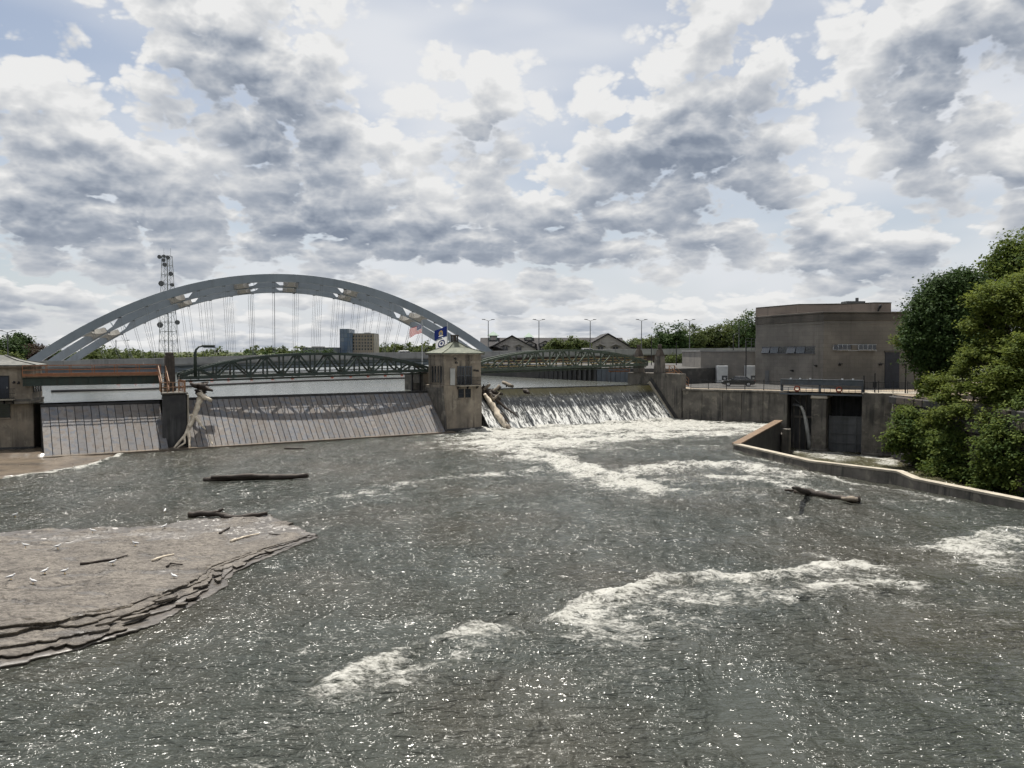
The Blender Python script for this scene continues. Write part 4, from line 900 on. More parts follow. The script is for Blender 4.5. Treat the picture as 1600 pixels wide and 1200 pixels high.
# ------------------------------------------------------------------ right bank walls
rw = thing('retaining_wall', 'long stained concrete retaining wall right of the waterfall, iron fence on top', 'wall', WL0, math.atan2(WD.y, WD.x))
WLEN = (WL1 - WL0).length; rnd = random.Random(2); xs_ = [0, 2.6, 5.3, 7.7, 10.4, WLEN]
for a, b in zip(xs_[:-1], xs_[1:]): MB().xprism([(.06 + rnd.uniform(-.03, .03), -2), (.9, -2), (.9, 3.85), (.16, 3.85)], a + .02, b - .02).build('panel', conc_dark, rw, bevel=.04)
MB().span(-.05, WLEN + .05, -.02, 1.0, 3.86, 4.14).build('coping', conc_dark, rw, bevel=.05)
def iron_fence(label, a, b, h=1.25, step=2.4, ornate=True):
    a, b = Vector(a), Vector(b); t = thing('iron_fence', label, 'fence', a); d = b - a; n = max(1, round(d.length / step))
    for i in range(n + 1): p = d * (i / n); MB().beam(p, p + Vector((0, 0, h + .12)), .07, .07).build('post', black_metal, t)
    for z in (.15, h - .08): MB().beam(Vector((0, 0, z)), d + Vector((0, 0, z)), .04, .04).build('rail', black_metal, t)
    m = MB(); k = int(d.length / .17)
    for i in range(1, k): p = d * (i / k); m.beam(p + Vector((0, 0, .1)), p + Vector((0, 0, h)), .018, .018)
    m.build('pickets', black_metal, t); return t
def wallpt(s, y=.5, z=4.14): return WL0 + WD * s - WN * y + Vector((0, 0, z))
iron_fence('black iron fence on the long retaining wall below the parked black car', wallpt(1.0), wallpt(WLEN - .6))
# sluice bays in line with the wall: middle pier, right block, hoist bridge, gates
mp = thing('concrete_pier', 'square concrete pier standing between the two sluice openings', 'pier', WL0 + WD * (WLEN + 3.75), math.atan2(WD.y, WD.x))
MB().prism([(-.85, .0), (.85, 0), (.85, 5.5), (-.85, 5.5)], -4.5, 3.3).build('shaft', conc_dark, mp, bevel=.06)
MB().xprism([(-.12, 3.3), (5.5, 3.3), (5.5, 4.0), (.75, 4.0), (-.12, 3.5)], -.95, .95).build('cap', conc_light, mp, bevel=.04)
MB().prism([(-1.05, -.25), (1.05, -.25), (1.05, 3), (-1.05, 3)], -4.5, -2.9).build('footing', conc_dark, mp, bevel=.1)
bk = thing('abutment_block', 'big stained concrete block right of the sluice openings, trees over its corner', 'block', WL0 + WD * (WLEN + 8.6), math.atan2(WD.y, WD.x))
for a, b in ((0, 3.9), (3.94, 6.6)): MB().prism([(a, 0), (b, 0), (b, 6), (a, 6)], -4.5, 3.95).build('panel', conc_dark, bk, bevel=.09)
MB().span(-.03, 6.6, -.05, 6, 3.96, 4.16).build('coping', conc_light, bk, bevel=.05)
MB().span(.2, 6.0, -.35, 0, -4.5, -3.0).build('footing', conc_dark, bk, bevel=.1)
wall_ang = math.atan2(WD.y, WD.x)
sg = thing('sluice_gate', 'grey steel sluice gate in the dark right-hand opening', 'gate', WL0 + WD * (WLEN + 4.7) - WN * 2.0, wall_ang)
MB().span(0, 3.8, 0, .15, -4.5, 1.1).build('skin_plate', gate_steel, sg)
for z in (-2.2, -1.0, .2, 1.0): MB().span(0, 3.8, -.16, 0, z - .09, z + .09).build('rib', gate_steel, sg)
for x in (.06, 3.1, 3.74): MB().span(x - .06, x + .06, -.2, -.002, -4.4, 1.2).build('rib', gate_steel, sg)
sg2 = thing('sluice_gate', 'dark closed timber gate in the left-hand opening behind the water jet', 'gate', WL0 + WD * (WLEN + .1) - WN * 2.4, wall_ang)
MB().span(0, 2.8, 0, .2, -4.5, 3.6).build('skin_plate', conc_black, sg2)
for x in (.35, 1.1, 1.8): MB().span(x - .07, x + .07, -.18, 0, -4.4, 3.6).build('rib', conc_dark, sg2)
MB().span(0, 2.8, -.25, 0, .7, .95).build('rib', conc_dark, sg2)
# closed concrete back of the bays
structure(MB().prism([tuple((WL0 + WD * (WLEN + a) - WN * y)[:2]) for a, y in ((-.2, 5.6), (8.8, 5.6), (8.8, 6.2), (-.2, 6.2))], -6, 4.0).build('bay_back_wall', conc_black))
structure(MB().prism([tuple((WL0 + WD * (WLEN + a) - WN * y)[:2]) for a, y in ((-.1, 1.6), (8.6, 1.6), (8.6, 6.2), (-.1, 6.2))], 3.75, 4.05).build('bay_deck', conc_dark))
hb = thing('hoist_bridge', 'blue grey steel hoist beam spanning both sluice openings with railing beneath', 'hoist beam', WL0 + WD * (WLEN - .9) - WN * .7, wall_ang)
MB().span(0, 9.6, -.25, .25, 5.0, 5.55).span(0, 9.6, -.4, .4, 5.55, 5.62).span(0, 9.6, -.4, .4, 4.94, 5.0).build('beam', hoist_steel, hb)
for x in (.12, 4.65, 9.45): MB().span(x - .11, x + .11, -.2, .2, 4.05, 4.94).build('column', hoist_steel, hb)
for x in (1.2, 2.3, 3.5, 7.2, 8.4): MB().tube([(x, 0, 5.62), (x, 0, 5.78)], .12, 8).build('lamp', lens_clear, hb)
for z in (4.25, 4.6): MB().beam((.2, -.45, z), (9.4, -.45, z), .05, .05).build('rail', hoist_steel, hb)
for k in range(14): MB().beam((.3 + k * .7, -.45, 3.9), (.3 + k * .7, -.45, 4.62), .05, .05).build('post', hoist_steel, hb)
MB().span(0, 9.5, -.75, -.3, 3.72, 3.9).build('walkway', hoist_steel, hb)
for k, (s, lb) in enumerate(((1.75, 'orange life ring on the railing above the left sluice opening'), (6.6, 'orange life ring on the railing above the right sluice opening'))):
    lr = thing('life_ring', lb, 'life ring', WL0 + WD * (WLEN - .9 + s + .3) - WN * .14 + Vector((0, 0, 4.45)), wall_ang, 'life rings on the hoist bridge')
    MB().tube([(math.cos(a) * .3, 0, math.sin(a) * .3) for a in [2 * math.pi * i / 16 for i in range(17)]], .08, 8).build('ring', life_ring_m, lr, True)
jt = [WL0 + WD * (WLEN + .35) - WN * 1.4 + Vector((0, 0, 2.6))]
pf = thing('drain_pipe', 'broken steel pipe stub spilling water in the left sluice opening', 'pipe', jt[0], wall_ang)
MB().tube([(-.3, .6, .9), (.3, .2, .5), (.9, 0, 0)], [.06, .06, .06], 6).tube([(.2, .2, -.2), (1.0, -.1, -.35)], .16, 8).build('pipe', gate_steel, pf); MB().box((.5, .1, -.3), (.9, .2, .12), .2).build('bracket', gate_steel, pf)
jet_m = mat('jet_of_water', (.42, .42, .40), (.22, .22, .20), 2.0, .3, None, None, .6, 6)
jp = [WL0 + WD * (WLEN + .35 + 1.0 + u * 1.35) - WN * 1.2 + Vector((0, 0, 2.25 - 5.5 * u ** 1.8)) for u in [i / 9 for i in range(10)]]
stuff(MB().tube(jp, [.16, .17, .18, .19, .2, .22, .24, .26, .28, .32], 10, 3, .25).build('water_jet', jet_m, None, True), 'arcing jet of water falling into the left sluice opening', 'water jet')
iron_fence('black iron fence along the block right of the hoist beam', WL0 + WD * (WLEN + 8.8) - WN * .4 + Vector((0, 0, 4.16)), WL0 + WD * (WLEN + 15) - WN * .4 + Vector((0, 0, 4.16)), 1.3, 1.6)
for k, (s, h, lb) in enumerate(((8.7, 2.0, 'short black gate post at the right end of the hoist beam'), (9.9, 2.3, 'black post with box between hoist beam and tall dark post'), (13.2, 3.4, 'tallest black post by the grey powerhouse door'))):
    p = thing('gate_post', lb, 'post', WL0 + WD * (WLEN + s) - WN * .9 + Vector((0, 0, 4.16)), wall_ang)
    MB().span(-.07, .07, -.07, .07, 0, h).build('shaft', black_metal, p)
    if k == 1: MB().span(-.2, .2, -.2, -.07, .6, 1.3).build('box', black_metal, p)

# low wall between river and tailrace
def low_wall():
    t = thing('dividing_wall', 'low curved pale concrete wall between the river and the sluice channel', 'wall', (lowwall[1][0], lowwall[1][1], 0))
    o = Vector(t.location); P_ = [Vector((x, y, 0)) for x, y in lowwall[1:]]
    tops = [.48, .62, .80, .55, .52, .5, .5]
    # the step lies just past the third point
    P_.insert(3, P_[2].lerp(P_[3], .16)); tops = [.48, .62, .86, .58, .52, .5, .5, .5]
    left, right = [], []
    for i, p in enumerate(P_):
        d = (P_[min(i + 1, len(P_) - 1)] - P_[max(i - 1, 0)]).normalized(); n = Vector((d.y, -d.x, 0)); n = n if n.x < 0 else -n
        left.append(p + n * .0); right.append(p - n * .55)
    for i in range(len(P_) - 1):
        m = MB(); a, b, c, d = left[i] - o, left[i + 1] - o, right[i + 1] - o, right[i] - o; h0, h1 = tops[i], tops[i + 1]; lean = .0
        off = (left[i] - right[i]).normalized() * .12
        m.add([(a.x + off.x, a.y + off.y, -1.2), (b.x + off.x, b.y + off.y, -1.2), (c.x, c.y, -5), (d.x, d.y, -5), (a.x, a.y, h0), (b.x, b.y, h1), (c.x, c.y, h1), (d.x, d.y, h0)], [(3, 2, 1, 0), (4, 5, 6, 7), (0, 1, 5, 4), (1, 2, 6, 5), (2, 3, 7, 6), (3, 0, 4, 7)])
        m.build('wall_segment', conc_dark, t); k = MB()
        u = (left[i] - right[i]).normalized() * .05
        k.add([(a.x + u.x, a.y + u.y, h0 + .004), (b.x + u.x, b.y + u.y, h1 + .004), (c.x - u.x, c.y - u.y, h1 + .004), (d.x - u.x, d.y - u.y, h0 + .004), (a.x + u.x, a.y + u.y, h0 + .14), (b.x + u.x, b.y + u.y, h1 + .14), (c.x - u.x, c.y - u.y, h1 + .14), (d.x - u.x, d.y - u.y, h0 + .14)], [(3, 2, 1, 0), (4, 5, 6, 7), (0, 1, 5, 4), (1, 2, 6, 5), (2, 3, 7, 6), (3, 0, 4, 7)])
        k.build('coping', conc_light, t)
    t2 = thing('return_wall', 'rusty topped sloping wall running back from the tip of the low wall', 'wall', (20.35, 73.1, 0), math.atan2(99.2 - 73.1, 33.4 - 20.35))
    L = math.hypot(99.2 - 73.1, 33.4 - 20.35) - 3.2
    MB().add([(0, -.5, -5), (L, -.5, -5), (L, .0, -5), (0, .0, -5), (0, -.5, .5), (L, -.5, .62), (L, .0, .62), (0, .0, .5)], [(3, 2, 1, 0), (4, 5, 6, 7), (0, 1, 5, 4), (1, 2, 6, 5), (2, 3, 7, 6), (3, 0, 4, 7)]).build('body', conc_black, t2)
    MB().add([(-.1, -.6, .52), (L, -.7, .64), (L, .25, .64), (-.1, .15, .52), (-.1, -.6, .66), (L, -.7, .80), (L, .25, .80), (-.1, .15, .66)], [(3, 2, 1, 0), (4, 5, 6, 7), (0, 1, 5, 4), (1, 2, 6, 5), (2, 3, 7, 6), (3, 0, 4, 7)]).build('rusty_cap', rust_edge, t2)
    MB().span(L - .9, L + .2, -1.6, -.75, -5, -.2).build('buttress', conc_dark, t2); MB().span(L - .2, L + 3.1, -1.2, .4, -5, -.9).build('footing', conc_dark, t2)
low_wall()
# stone wall of the right bank below the trees: each block its own stone
sw = thing('stone_wall', 'dark coursed stone bank wall half hidden by overhanging bushes', 'wall', (43.6, 92.0, 0))
rnd = random.Random(11); stones = [MB().box((0, 0, 0), (.7, 1.7 + .1 * k, .82), 0).mesh('stone', conc_black if k % 3 else stone_brown, bevel=.07) for k in range(4)]
for c in range(9):
    y = -.5 - (c % 2) * .9; k = 0
    while y > -33:
        o = obj('stone', stones[rnd.randrange(4)], sw, (rnd.uniform(-.14, .16), y - .85, -3.9 + c * .88 + .4)); y -= 1.86; k += 1
# ------------------------------------------------------------------ powerhouse
PC = Vector((42.0, 108.0, BANK)); PL = Vector((37.7, 124.0, BANK)); pd = (PL - PC).normalized()
PA = math.atan2(pd.y, pd.x)                                                       # direction of the left facade, away from the corner
ph = thing('powerhouse', 'large beige limestone powerhouse with dark cornice behind the sluice openings', 'building', PC, 0)
ld = Vector((pd.x, pd.y)); H = 9.25; RX = 15.0
Lp = ld * 16.57; poly = [(0, 0), (RX, .4), (RX + Lp.x, Lp.y), (Lp.x, Lp.y)]
def grow(k): return [(-k, -k), (RX + k, .4 - k), (RX + Lp.x + k, Lp.y + k), (Lp.x - k, Lp.y + k)]
MB().prism(poly, -.5, H).build('wall', limestone, ph)
MB().prism(grow(.10), H - .15, H + .85).build('cornice', limestone_dk, ph, bevel=.03)
MB().prism(grow(.22), H + .86, H + 1.1).build('parapet_coping', limestone_dk, ph, bevel=.03)
MB().prism(grow(.06), H - .55, H - .4).build('string_course', limestone, ph)
def pht(px, D): p = W(px, 500, D); return (p.x - PC.x, p.y - PC.y)
up = [pht(1180.5, 123.9), pht(1247, 114.5), pht(1330, 113.0), pht(1366, 110.6), pht(1392, 110.8), (14, 16), (Lp.x + 3, 16.4)]
pen = MB().prism(up, H + .9, H + 2.35).build('penthouse', pink_stone, ph); MB().prism([(p[0] * 1.003, p[1] * .996 - .03) for p in up], H + 2.36, H + 2.5).build('coping', limestone_dk, pen)
q = pht(1343, 116); MB().span(q[0] - 1.9, q[0] + .8, q[1], q[1] + 2, H + 2.4, H + 3.0).build('roof_unit', gate_steel, ph); MB().tube([(q[0] - .2, q[1] + .5, H + 2.9), (q[0] - .2, q[1] + .5, H + 3.5)], .22, 8).build('roof_vent', gate_steel, ph)
q = pht(1371, 110.3); MB().tube([(q[0], q[1], H + 1.0), (q[0] + .1, q[1] - .1, H + 1.5), (q[0] + .25, q[1] - .2, H + 1.9)], [.12, .14, .2], 8).ball((q[0] + .25, q[1] - .25, H + 1.95), .22).build('horn_speaker', black_metal, ph)
# window bands
def on_left(s, z, out=.0): n = Vector((-pd.y, pd.x)); n = n if n.x < 0 else -n; return Vector((ld.x * s + n.x * out, ld.y * s + n.y * out, z))
sL = [(1286 - x) / 106 for x in (1273, 1191)]
def left_s(px):                                                                   # position along the left facade of a pixel column
    k = (px - 800) / F; return (PC.x - k * PC.y) / (k * pd.y - pd.x)
a0, a1 = left_s(1273), left_s(1191); zt, zb = 5.62, 4.75
wb = MB(); n_ = 6
fr = MB().beam(on_left(a0 - .1, zb - .07, .03), on_left(a1 + .1, zb - .07, .03), .12, .12).beam(on_left(a0 - .1, zt + .05, .03), on_left(a1 + .1, zt + .05, .03), .12, .08).build('window_band', gate_steel, ph)
for i in range(n_):
    s0, s1 = a0 + (a1 - a0) * i / n_ + .06, a0 + (a1 - a0) * (i + 1) / n_ - .06
    MB().add([on_left(s0, zt, .02), on_left(s1, zt, .02), on_left(s1, zb, .02 + .28 * ((i * 37) % 3) / 2), on_left(s0, zb, .02 + .28 * ((i * 37) % 3) / 2)] + [on_left(s0, zt, -.05), on_left(s1, zt, -.05), on_left(s1, zb, -.05), on_left(s0, zb, -.05)], [(0, 1, 2, 3), (4, 7, 6, 5), (0, 4, 5, 1), (1, 5, 6, 2), (2, 6, 7, 3), (3, 7, 4, 0)]).build('pane', glass_dark, fr)
    MB().beam(on_left(s1 + .06, zb, .03), on_left(s1 + .06, zt, .03), .08, .1).build('mullion', gate_steel, fr)
white_frame = mat('white_window_frame', (.36, .38, .40), None, 1, .6, bump=0)
fx0, fx1 = (W(1301, 540, 108.1).x - PC.x), (W(1368, 540, 108.2).x - PC.x); fz1, fz0 = 5.85, 5.15
f2 = MB().span(fx0 - .1, fx1 + .1, .05, .16, fz0 - .12, fz0).span(fx0 - .1, fx1 + .1, .05, .16, fz1, fz1 + .08).build('window_band', white_frame, ph)
for g_ in ((0.0, .42), (.58, 1.0)):
    for i in range(4):
        x0 = fx0 + (fx1 - fx0) * (g_[0] + (g_[1] - g_[0]) * i / 4) + .05; x1 = fx0 + (fx1 - fx0) * (g_[0] + (g_[1] - g_[0]) * (i + 1) / 4) - .05
        MB().add([(x0, -.02, fz1), (x1, -.02, fz1), (x1, -.22, fz0), (x0, -.22, fz0), (x0, .1, fz1), (x1, .1, fz1), (x1, .1, fz0), (x0, .1, fz0)], [(0, 1, 2, 3), (4, 7, 6, 5), (0, 4, 5, 1), (1, 5, 6, 2), (2, 6, 7, 3), (3, 7, 4, 0)]).build('pane', glass_dark, f2)
        MB().span(x0 - .05, x0, -.2, .1, fz0, fz1).span(x0, x1, -.245, -.2, fz0, fz0 + .07).build('pane_frame', white_frame, f2)
MB().span(fx0 + (fx1 - fx0) * .43, fx0 + (fx1 - fx0) * .57, .0, .12, fz0, fz1).build('blank_panel', limestone, f2)
dx0, dx1 = W(1383, 560, 108.2).x - PC.x, W(1405, 560, 108.2).x - PC.x
dr = MB().span(dx0, dx1, .1, .28, 0, 4.85).build('large_door', door_blue, ph)
for k in range(8): MB().span(dx0, dx1, .06, .1, .3 + k * .58, .36 + k * .58).build('door_rib', door_blue, dr)
MB().span(dx0 - .15, dx1 + .15, .04, .2, 4.86, 5.05).build('lintel', limestone_dk, ph)
s = left_s(1199); c = on_left(s, 1.0, .04); d2 = MB().beam(on_left(s - .5, 1.05, .03), on_left(s + .5, 1.05, .03), .1, 2.1).build('door', gate_steel, ph); MB().beam(on_left(s + .3, 1.0, .1), on_left(s + .42, 1.0, .1), .05, .05).build('handle', black_metal, d2)
for px in (1276, 1239): p = on_left(left_s(px), 3.0 if px > 1250 else 2.2, .1); MB().box(p, (.3, .3, .25)).box(p + Vector((-.2, -.1, .1)), (.35, .25, .12)).build('wall_lamp', black_metal, ph)
for px in (1312, 1376, 1413): x = W(px, 565, 108).x - PC.x; MB().box((x, .05, 3.2), (.3, .3, .25)).box((x + .1, -.15, 3.3), (.4, .3, .12)).build('wall_lamp', black_metal, ph)

# annex left of it
an = thing('annex', 'low grey flat roofed annex left of the powerhouse, two white cabinets before it', 'building', (W(1095, 560, 127).x, 127, BANK), 0)
AX = W(1195, 560, 127).x - W(1095, 560, 127).x
MB().prism([(0, 0), (AX, -.3), (AX + 1, 14), (0, 14)], -.5, 4.95).build('wall', block_grey, an)
MB().prism([(-.12, -.12), (AX, -.42), (AX + 1, 14), (-.12, 14)], 4.96, 5.15).build('roof_coping', conc_grey, an)
rl = railing('roof_railing', 'grey roof railing above the annex beside the powerhouse', [(W(1165, 540, 128).x, 128, BANK + 5.15), (W(1183, 540, 128).x, 128, BANK + 5.15), (W(1180, 540, 134).x, 134, BANK + 5.15)], gate_steel, h=1.9, rails=(.5, 1.0, 1.45, 1.9), step=.9)
for px, lb in ((1128, 'white louvred cabinet nearer the abutment stair, against the annex'), (1173, 'white louvred cabinet touching the powerhouse, against the annex')):
    cb = thing('transformer_cabinet', lb, 'cabinet', (W(px, 580, 126).x, 125.6, BANK), 0)
    MB().span(-.85, .85, 0, 1.0, .1, 2.75).build('body', white_paint, cb, bevel=.04)
    for k in range(7): MB().span(-.75, .75, -.05, .0, 1.35 + k * .19, 1.44 + k * .19).build('louvre', white_paint, cb)
    MB().span(-.1, .75, -.06, 0, .25, 1.2).build('panel', gate_steel, cb); MB().box((.3, -.09, .75), (.3, .05, .3)).build('sign', white_paint, cb)
    MB().span(-.9, .9, -.05, 1.05, 0, .1).build('base', conc_grey, cb)
def slim_post(label, px, py0, D, zb, head=False):
    top = W(px, py0, D); t = thing('utility_post', label, 'post', (top.x, D, zb), 0); h = top.z - zb
    MB().tube([(0, 0, 0), (0, 0, h)], [.09, .07], 8).build('shaft', black_metal, t)
    if head: MB().tube([(0, 0, h - .3), (.5, 0, h + .1), (.9, 0, h + .15)], .05, 6).box((1.0, 0, h + .15), (.5, .2, .12)).build('lamp_head', black_metal, t)
    return t
slim_post('thin black post in front of the right white cabinet', 1166, 535, 119, BANK)
slim_post('thin dark post in front of the annex roof edge, left of the railing', 1146, 522, 137, BANK, True)
slim_post('dark post standing between the two stone pylons', 1018, 526, 150, BANK, True)
slim_post('thin dark post before the highway right of the pylons', 1057, 535, 150, BANK)

# ------------------------------------------------------------------ cars
def car(label, pm, loc, rz, group=None, wagon=False):
    t = thing('parked_car', label, 'car', loc, rz, group); wd = .88
    prof = [(-2.25, .32), (-2.3, .62), (-2.2, .88), (-1.5, .96), (1.0, .93), (1.95, .80), (2.25, .62), (2.27, .34), (1.9, .24), (-1.9, .24)]
    b = MB(); n = len(prof); rings = []
    for y, k in ((-wd, .94), (-wd * .96, 1.0), (wd * .96, 1.0), (wd, .94)): rings.append([(x * (1 if k == 1 else .985), y, .24 + (z - .24) * k) for x, z in prof])
    vs = [p for r in rings for p in r]; fs = [tuple(range(n))[::-1], tuple(range(3 * n, 4 * n))] + [(r * n + i, r * n + (i + 1) % n, (r + 1) * n + (i + 1) % n, (r + 1) * n + i) for r in range(3) for i in range(n)]
    b.add(vs, fs); body = b.build('body', pm, t, False, .03)
    rear = -2.05 if wagon else -1.75
    c = MB(); low = [(rear, .93), (1.05, .92)]; hi = [(rear + (.2 if wagon else .75), 1.40), (.25, 1.43)]
    c.add([(low[0][0], -.80, .93), (low[1][0], -.80, .92), (low[1][0], .80, .92), (low[0][0], .80, .93), (hi[0][0], -.62, 1.40), (hi[1][0], -.62, 1.43), (hi[1][0], .62, 1.43), (hi[0][0], .62, 1.40)], [(3, 2, 1, 0), (4, 5, 6, 7), (0, 1, 5, 4), (1, 2, 6, 5), (2, 3, 7, 6), (3, 0, 4, 7)])
    c.build('window_glass', car_glass, t, False, .03)
    MB().add([(hi[0][0] - .06, -.64, 1.40), (hi[1][0] + .05, -.64, 1.43), (hi[1][0] + .05, .64, 1.43), (hi[0][0] - .06, .64, 1.40), (hi[0][0] + .1, -.55, 1.455), (hi[1][0] - .1, -.55, 1.48), (hi[1][0] - .1, .55, 1.48), (hi[0][0] + .1, .55, 1.455)], [(3, 2, 1, 0), (4, 5, 6, 7), (0, 1, 5, 4), (1, 2, 6, 5), (2, 3, 7, 6), (3, 0, 4, 7)]).build('roof', pm, t)
    for y in (-1, 1):
        p = MB()
        for x0, x1 in ((low[1][0] - .02, hi[1][0] + .02), (-.35, -.45), (low[0][0] + .02, hi[0][0] - .02)): p.beam((x0, y * .81, .93), (x1, y * .63, 1.42), .08, .06)
        p.build('pillar', pm, t); MB().box((.75, y * .93, .98), (.2, .14, .13)).build('mirror', pm, t); MB().box((2.12, y * .62, .68), (.24, .40, .13)).build('headlight', lens_clear, t); MB().box((-2.22, y * .66, .78), (.12, .34, .14)).build('tail_light', lens_red, t)
        for x in (-1.38, 1.38):
            w = MB().tube([(x, y * .68, .32), (x, y * .90, .32)], .33, 16).build('wheel', tyre_m, t); MB().tube([(x, y * .89, .32), (x, y * .915, .32)], .21, 12).build('rim', chrome, w)
    return t
car('black saloon car parked in the yard above the retaining wall', paint_black, (W(1153, 600, 114).x, 114, BANK + .03), R(168))
car('silver car glimpsed between powerhouse door and dark tree', paint_silver, (W(1432, 590, 134).x, 134, BANK), R(200), None, True)
car('white car partly behind the silver car by the powerhouse', paint_white, (W(1424, 575, 146).x, 146, BANK), R(190))
car('red car seen through the pale green branches at far right', paint_red, (W(1563, 590, 112).x, 112, BANK), R(172))
car('dark car under the highway right of the stone pylons', paint_black, (W(1089, 575, 168).x, 168, 5.2), R(185), None, True)

# ------------------------------------------------------------------ arch bridge
BL, BR = Vector((-102.4, 164.1, 0)), Vector((-3.9, 193.5, 0)); BD = (BR - BL).normalized(); BN = Vector((-BD.y, BD.x, 0)); BLEN = (BR - BL).length
BANG = math.atan2(BD.y, BD.x); SPAC = 17.0
def deck_z(s):                                                                     # road level along the bridge
    return float(np.interp(s, [-200, -10, 30, 60, BLEN, BLEN + 70, BLEN + 300], [4.6, 5.75, 6.6, 7.6, 8.15, 9.2, 9.6]))
br = thing('arch_bridge', 'blue grey steel arch bridge with three ribs and hanger cables across the river', 'bridge', BL, BANG)
ZL, ZR, CROWN = 5.2, 8.6, 26.3
def rib_z(s):
    u = 2 * s / BLEN - 1; return ZL + (ZR - ZL) * s / BLEN + (CROWN - (ZL + ZR) / 2) * (1 - (abs(u) ** 2.04))
NSEG = 26; s0, s1 = -7.0, BLEN + 7.0
def rib_pt(s):
    e = .05; d = Vector((1, 0, (rib_z(s + e) - rib_z(s - e)) / (2 * e))).normalized(); return Vector((s, 0, rib_z(s))), d, Vector((-d.z, 0, d.x))
STRUTS = [12.5, 29.5, 44.0, 55.5, 70.0, 86.5]
for r in range(3):
    y = r * SPAC; wd = 1.2; dep = 1.72
    ss = [s0 + (s1 - s0) * i / NSEG for i in range(NSEG + 1)]
    for a, b in zip(ss[:-1], ss[1:]):
        m = MB(); k = 3; pts = []
        for i in range(k + 1):
            s = a + .03 + (b - a - .06) * i / k; p, d, nrm = rib_pt(s); t0 = 0.0
            if r > 0:                                                              # scalloped top beside each strut
                for sx in STRUTS:
                    dd = (s - (sx + (1.9 if sx < BLEN / 2 else -1.9)))
                    if abs(dd) < 1.7: t0 = max(t0, 1.25 * math.sqrt(max(0, 1 - (dd / 1.7) ** 2)))
            tp = p - nrm * t0; bt = p - nrm * dep; pts += [Vector((tp.x, y - wd / 2, tp.z)), Vector((tp.x, y + wd / 2, tp.z)), Vector((bt.x, y + wd / 2, bt.z)), Vector((bt.x, y - wd / 2, bt.z))]
        m.add(pts, [(0, 1, 2, 3), (4 * k + 3, 4 * k + 2, 4 * k + 1, 4 * k)] + [(4 * i + j, 4 * i + 4 + j, 4 * i + 4 + (j + 1) % 4, 4 * i + (j + 1) % 4) for i in range(k) for j in range(4)])
        rp = m.build('rib_panel', arch_steel, br); p, d, nrm = rib_pt(b)
        q0, q1 = p + nrm * .03, p - nrm * (dep + .03)
        MB().beam((q0.x, y, q0.z), (q1.x, y, q1.z), wd + .08, .12, (1, 0, 0)).build('splice_plate', arch_steel, rp)
for sx in STRUTS:
    p, d, nrm = rib_pt(sx); q = p - nrm * .9
    for r in range(2):
        y0, y1 = r * SPAC + .6, (r + 1) * SPAC - .6; hw = .8
        c = MB(); xs_ = [(0, 1.7), (.12, 1.0), (.3, .7), (.5, .6), (.7, .7), (.88, 1.0), (1, 1.7)]
        top, bot = [], []
        for f, w in xs_:
            yy = y0 + (y1 - y0) * f
            for sg_, lst in ((.62, top), (-.62, bot)): lst.append(((q + d * w + nrm * sg_), (q - d * w + nrm * sg_), yy))
        vs = []
        for a, b in zip(top, bot): vs += [(a[0].x, a[2], a[0].z), (a[1].x, a[2], a[1].z), (b[1].x, b[2], b[1].z), (b[0].x, b[2], b[0].z)]
        k = len(xs_) - 1
        c.add(vs, [(0, 1, 2, 3), (4 * k + 3, 4 * k + 2, 4 * k + 1, 4 * k)] + [(4 * i + j, 4 * i + 4 + j, 4 * i + 4 + (j + 1) % 4, 4 * i + (j + 1) % 4) for i in range(k) for j in range(4)]).build('cross_strut', arch_under, br)
hang = [BLEN / 2 + (i - 7.5) * 5.35 + 2.67 for i in range(15)]
for r in range(3):
    for s in hang:
        p, d, nrm = rib_pt(s); sb = BLEN / 2 + (s - BLEN / 2) * .90; a = p - nrm * 1.9
        for o in (-.22, .22): MB().beam((a.x + o, r * SPAC, a.z), (sb + o, r * SPAC, deck_z(sb)), .055, .055).build('hanger_cable', cable_m, br)
        MB().beam((a.x - .35, r * SPAC, a.z + .2), (a.x + .35, r * SPAC, a.z + .2), .5, .35).build('hanger_anchor', cable_m, br)
# deck in lengths, both parapets, edge girder
ds = [-140, -100, -60, -30, -10, 10, 30, 45, 60, 78, BLEN, BLEN + 25, BLEN + 50, BLEN + 80, BLEN + 120, BLEN + 180, BLEN + 260]
for a, b in zip(ds[:-1], ds[1:]):
    za, zb = deck_z(a), deck_z(b)
    MB().beam((a, SPAC, za - .3), (b, SPAC, zb - .3), SPAC * 2 + 6, .5).build('deck', parapet_m, br)
    for y in (-3, SPAC * 2 + 3):
        k = max(1, round((b - a) / 5))
        for i in range(k):
            p, q = Vector((a + (b - a) * i / k + .03, y, za + (zb - za) * i / k + .3)), Vector((a + (b - a) * (i + 1) / k - .03, y, za + (zb - za) * (i + 1) / k + .3))
            MB().beam(p, q, .3, 1.15).build('parapet_panel', parapet_m, br)
        MB().beam((a, y, za + .95), (b, y, zb + .95), .36, .14).build('parapet_rail', parapet_m, br)
    MB().beam((a, -1.6, za - 1.25), (b, -1.6, zb - 1.25), .4, 1.5).build('edge_girder', arch_steel if 0 <= b <= BLEN + 1 else girder_purple, br)
for s in (-3, BLEN + 3):
    for r in range(3): MB().span(s - 1.6, s + 1.6, r * SPAC - 1.5, r * SPAC + 1.5, -2, deck_z(s) - .6).build('pier', conc_grey, br)
for s in (BLEN + 30, BLEN + 52, BLEN + 66, BLEN + 80, BLEN + 100, -40, -70):
    for r in range(3): MB().span(s - .6, s + .6, r * SPAC - .7, r * SPAC + .7, 2, deck_z(s) - .5).build('pier', conc_grey, br)
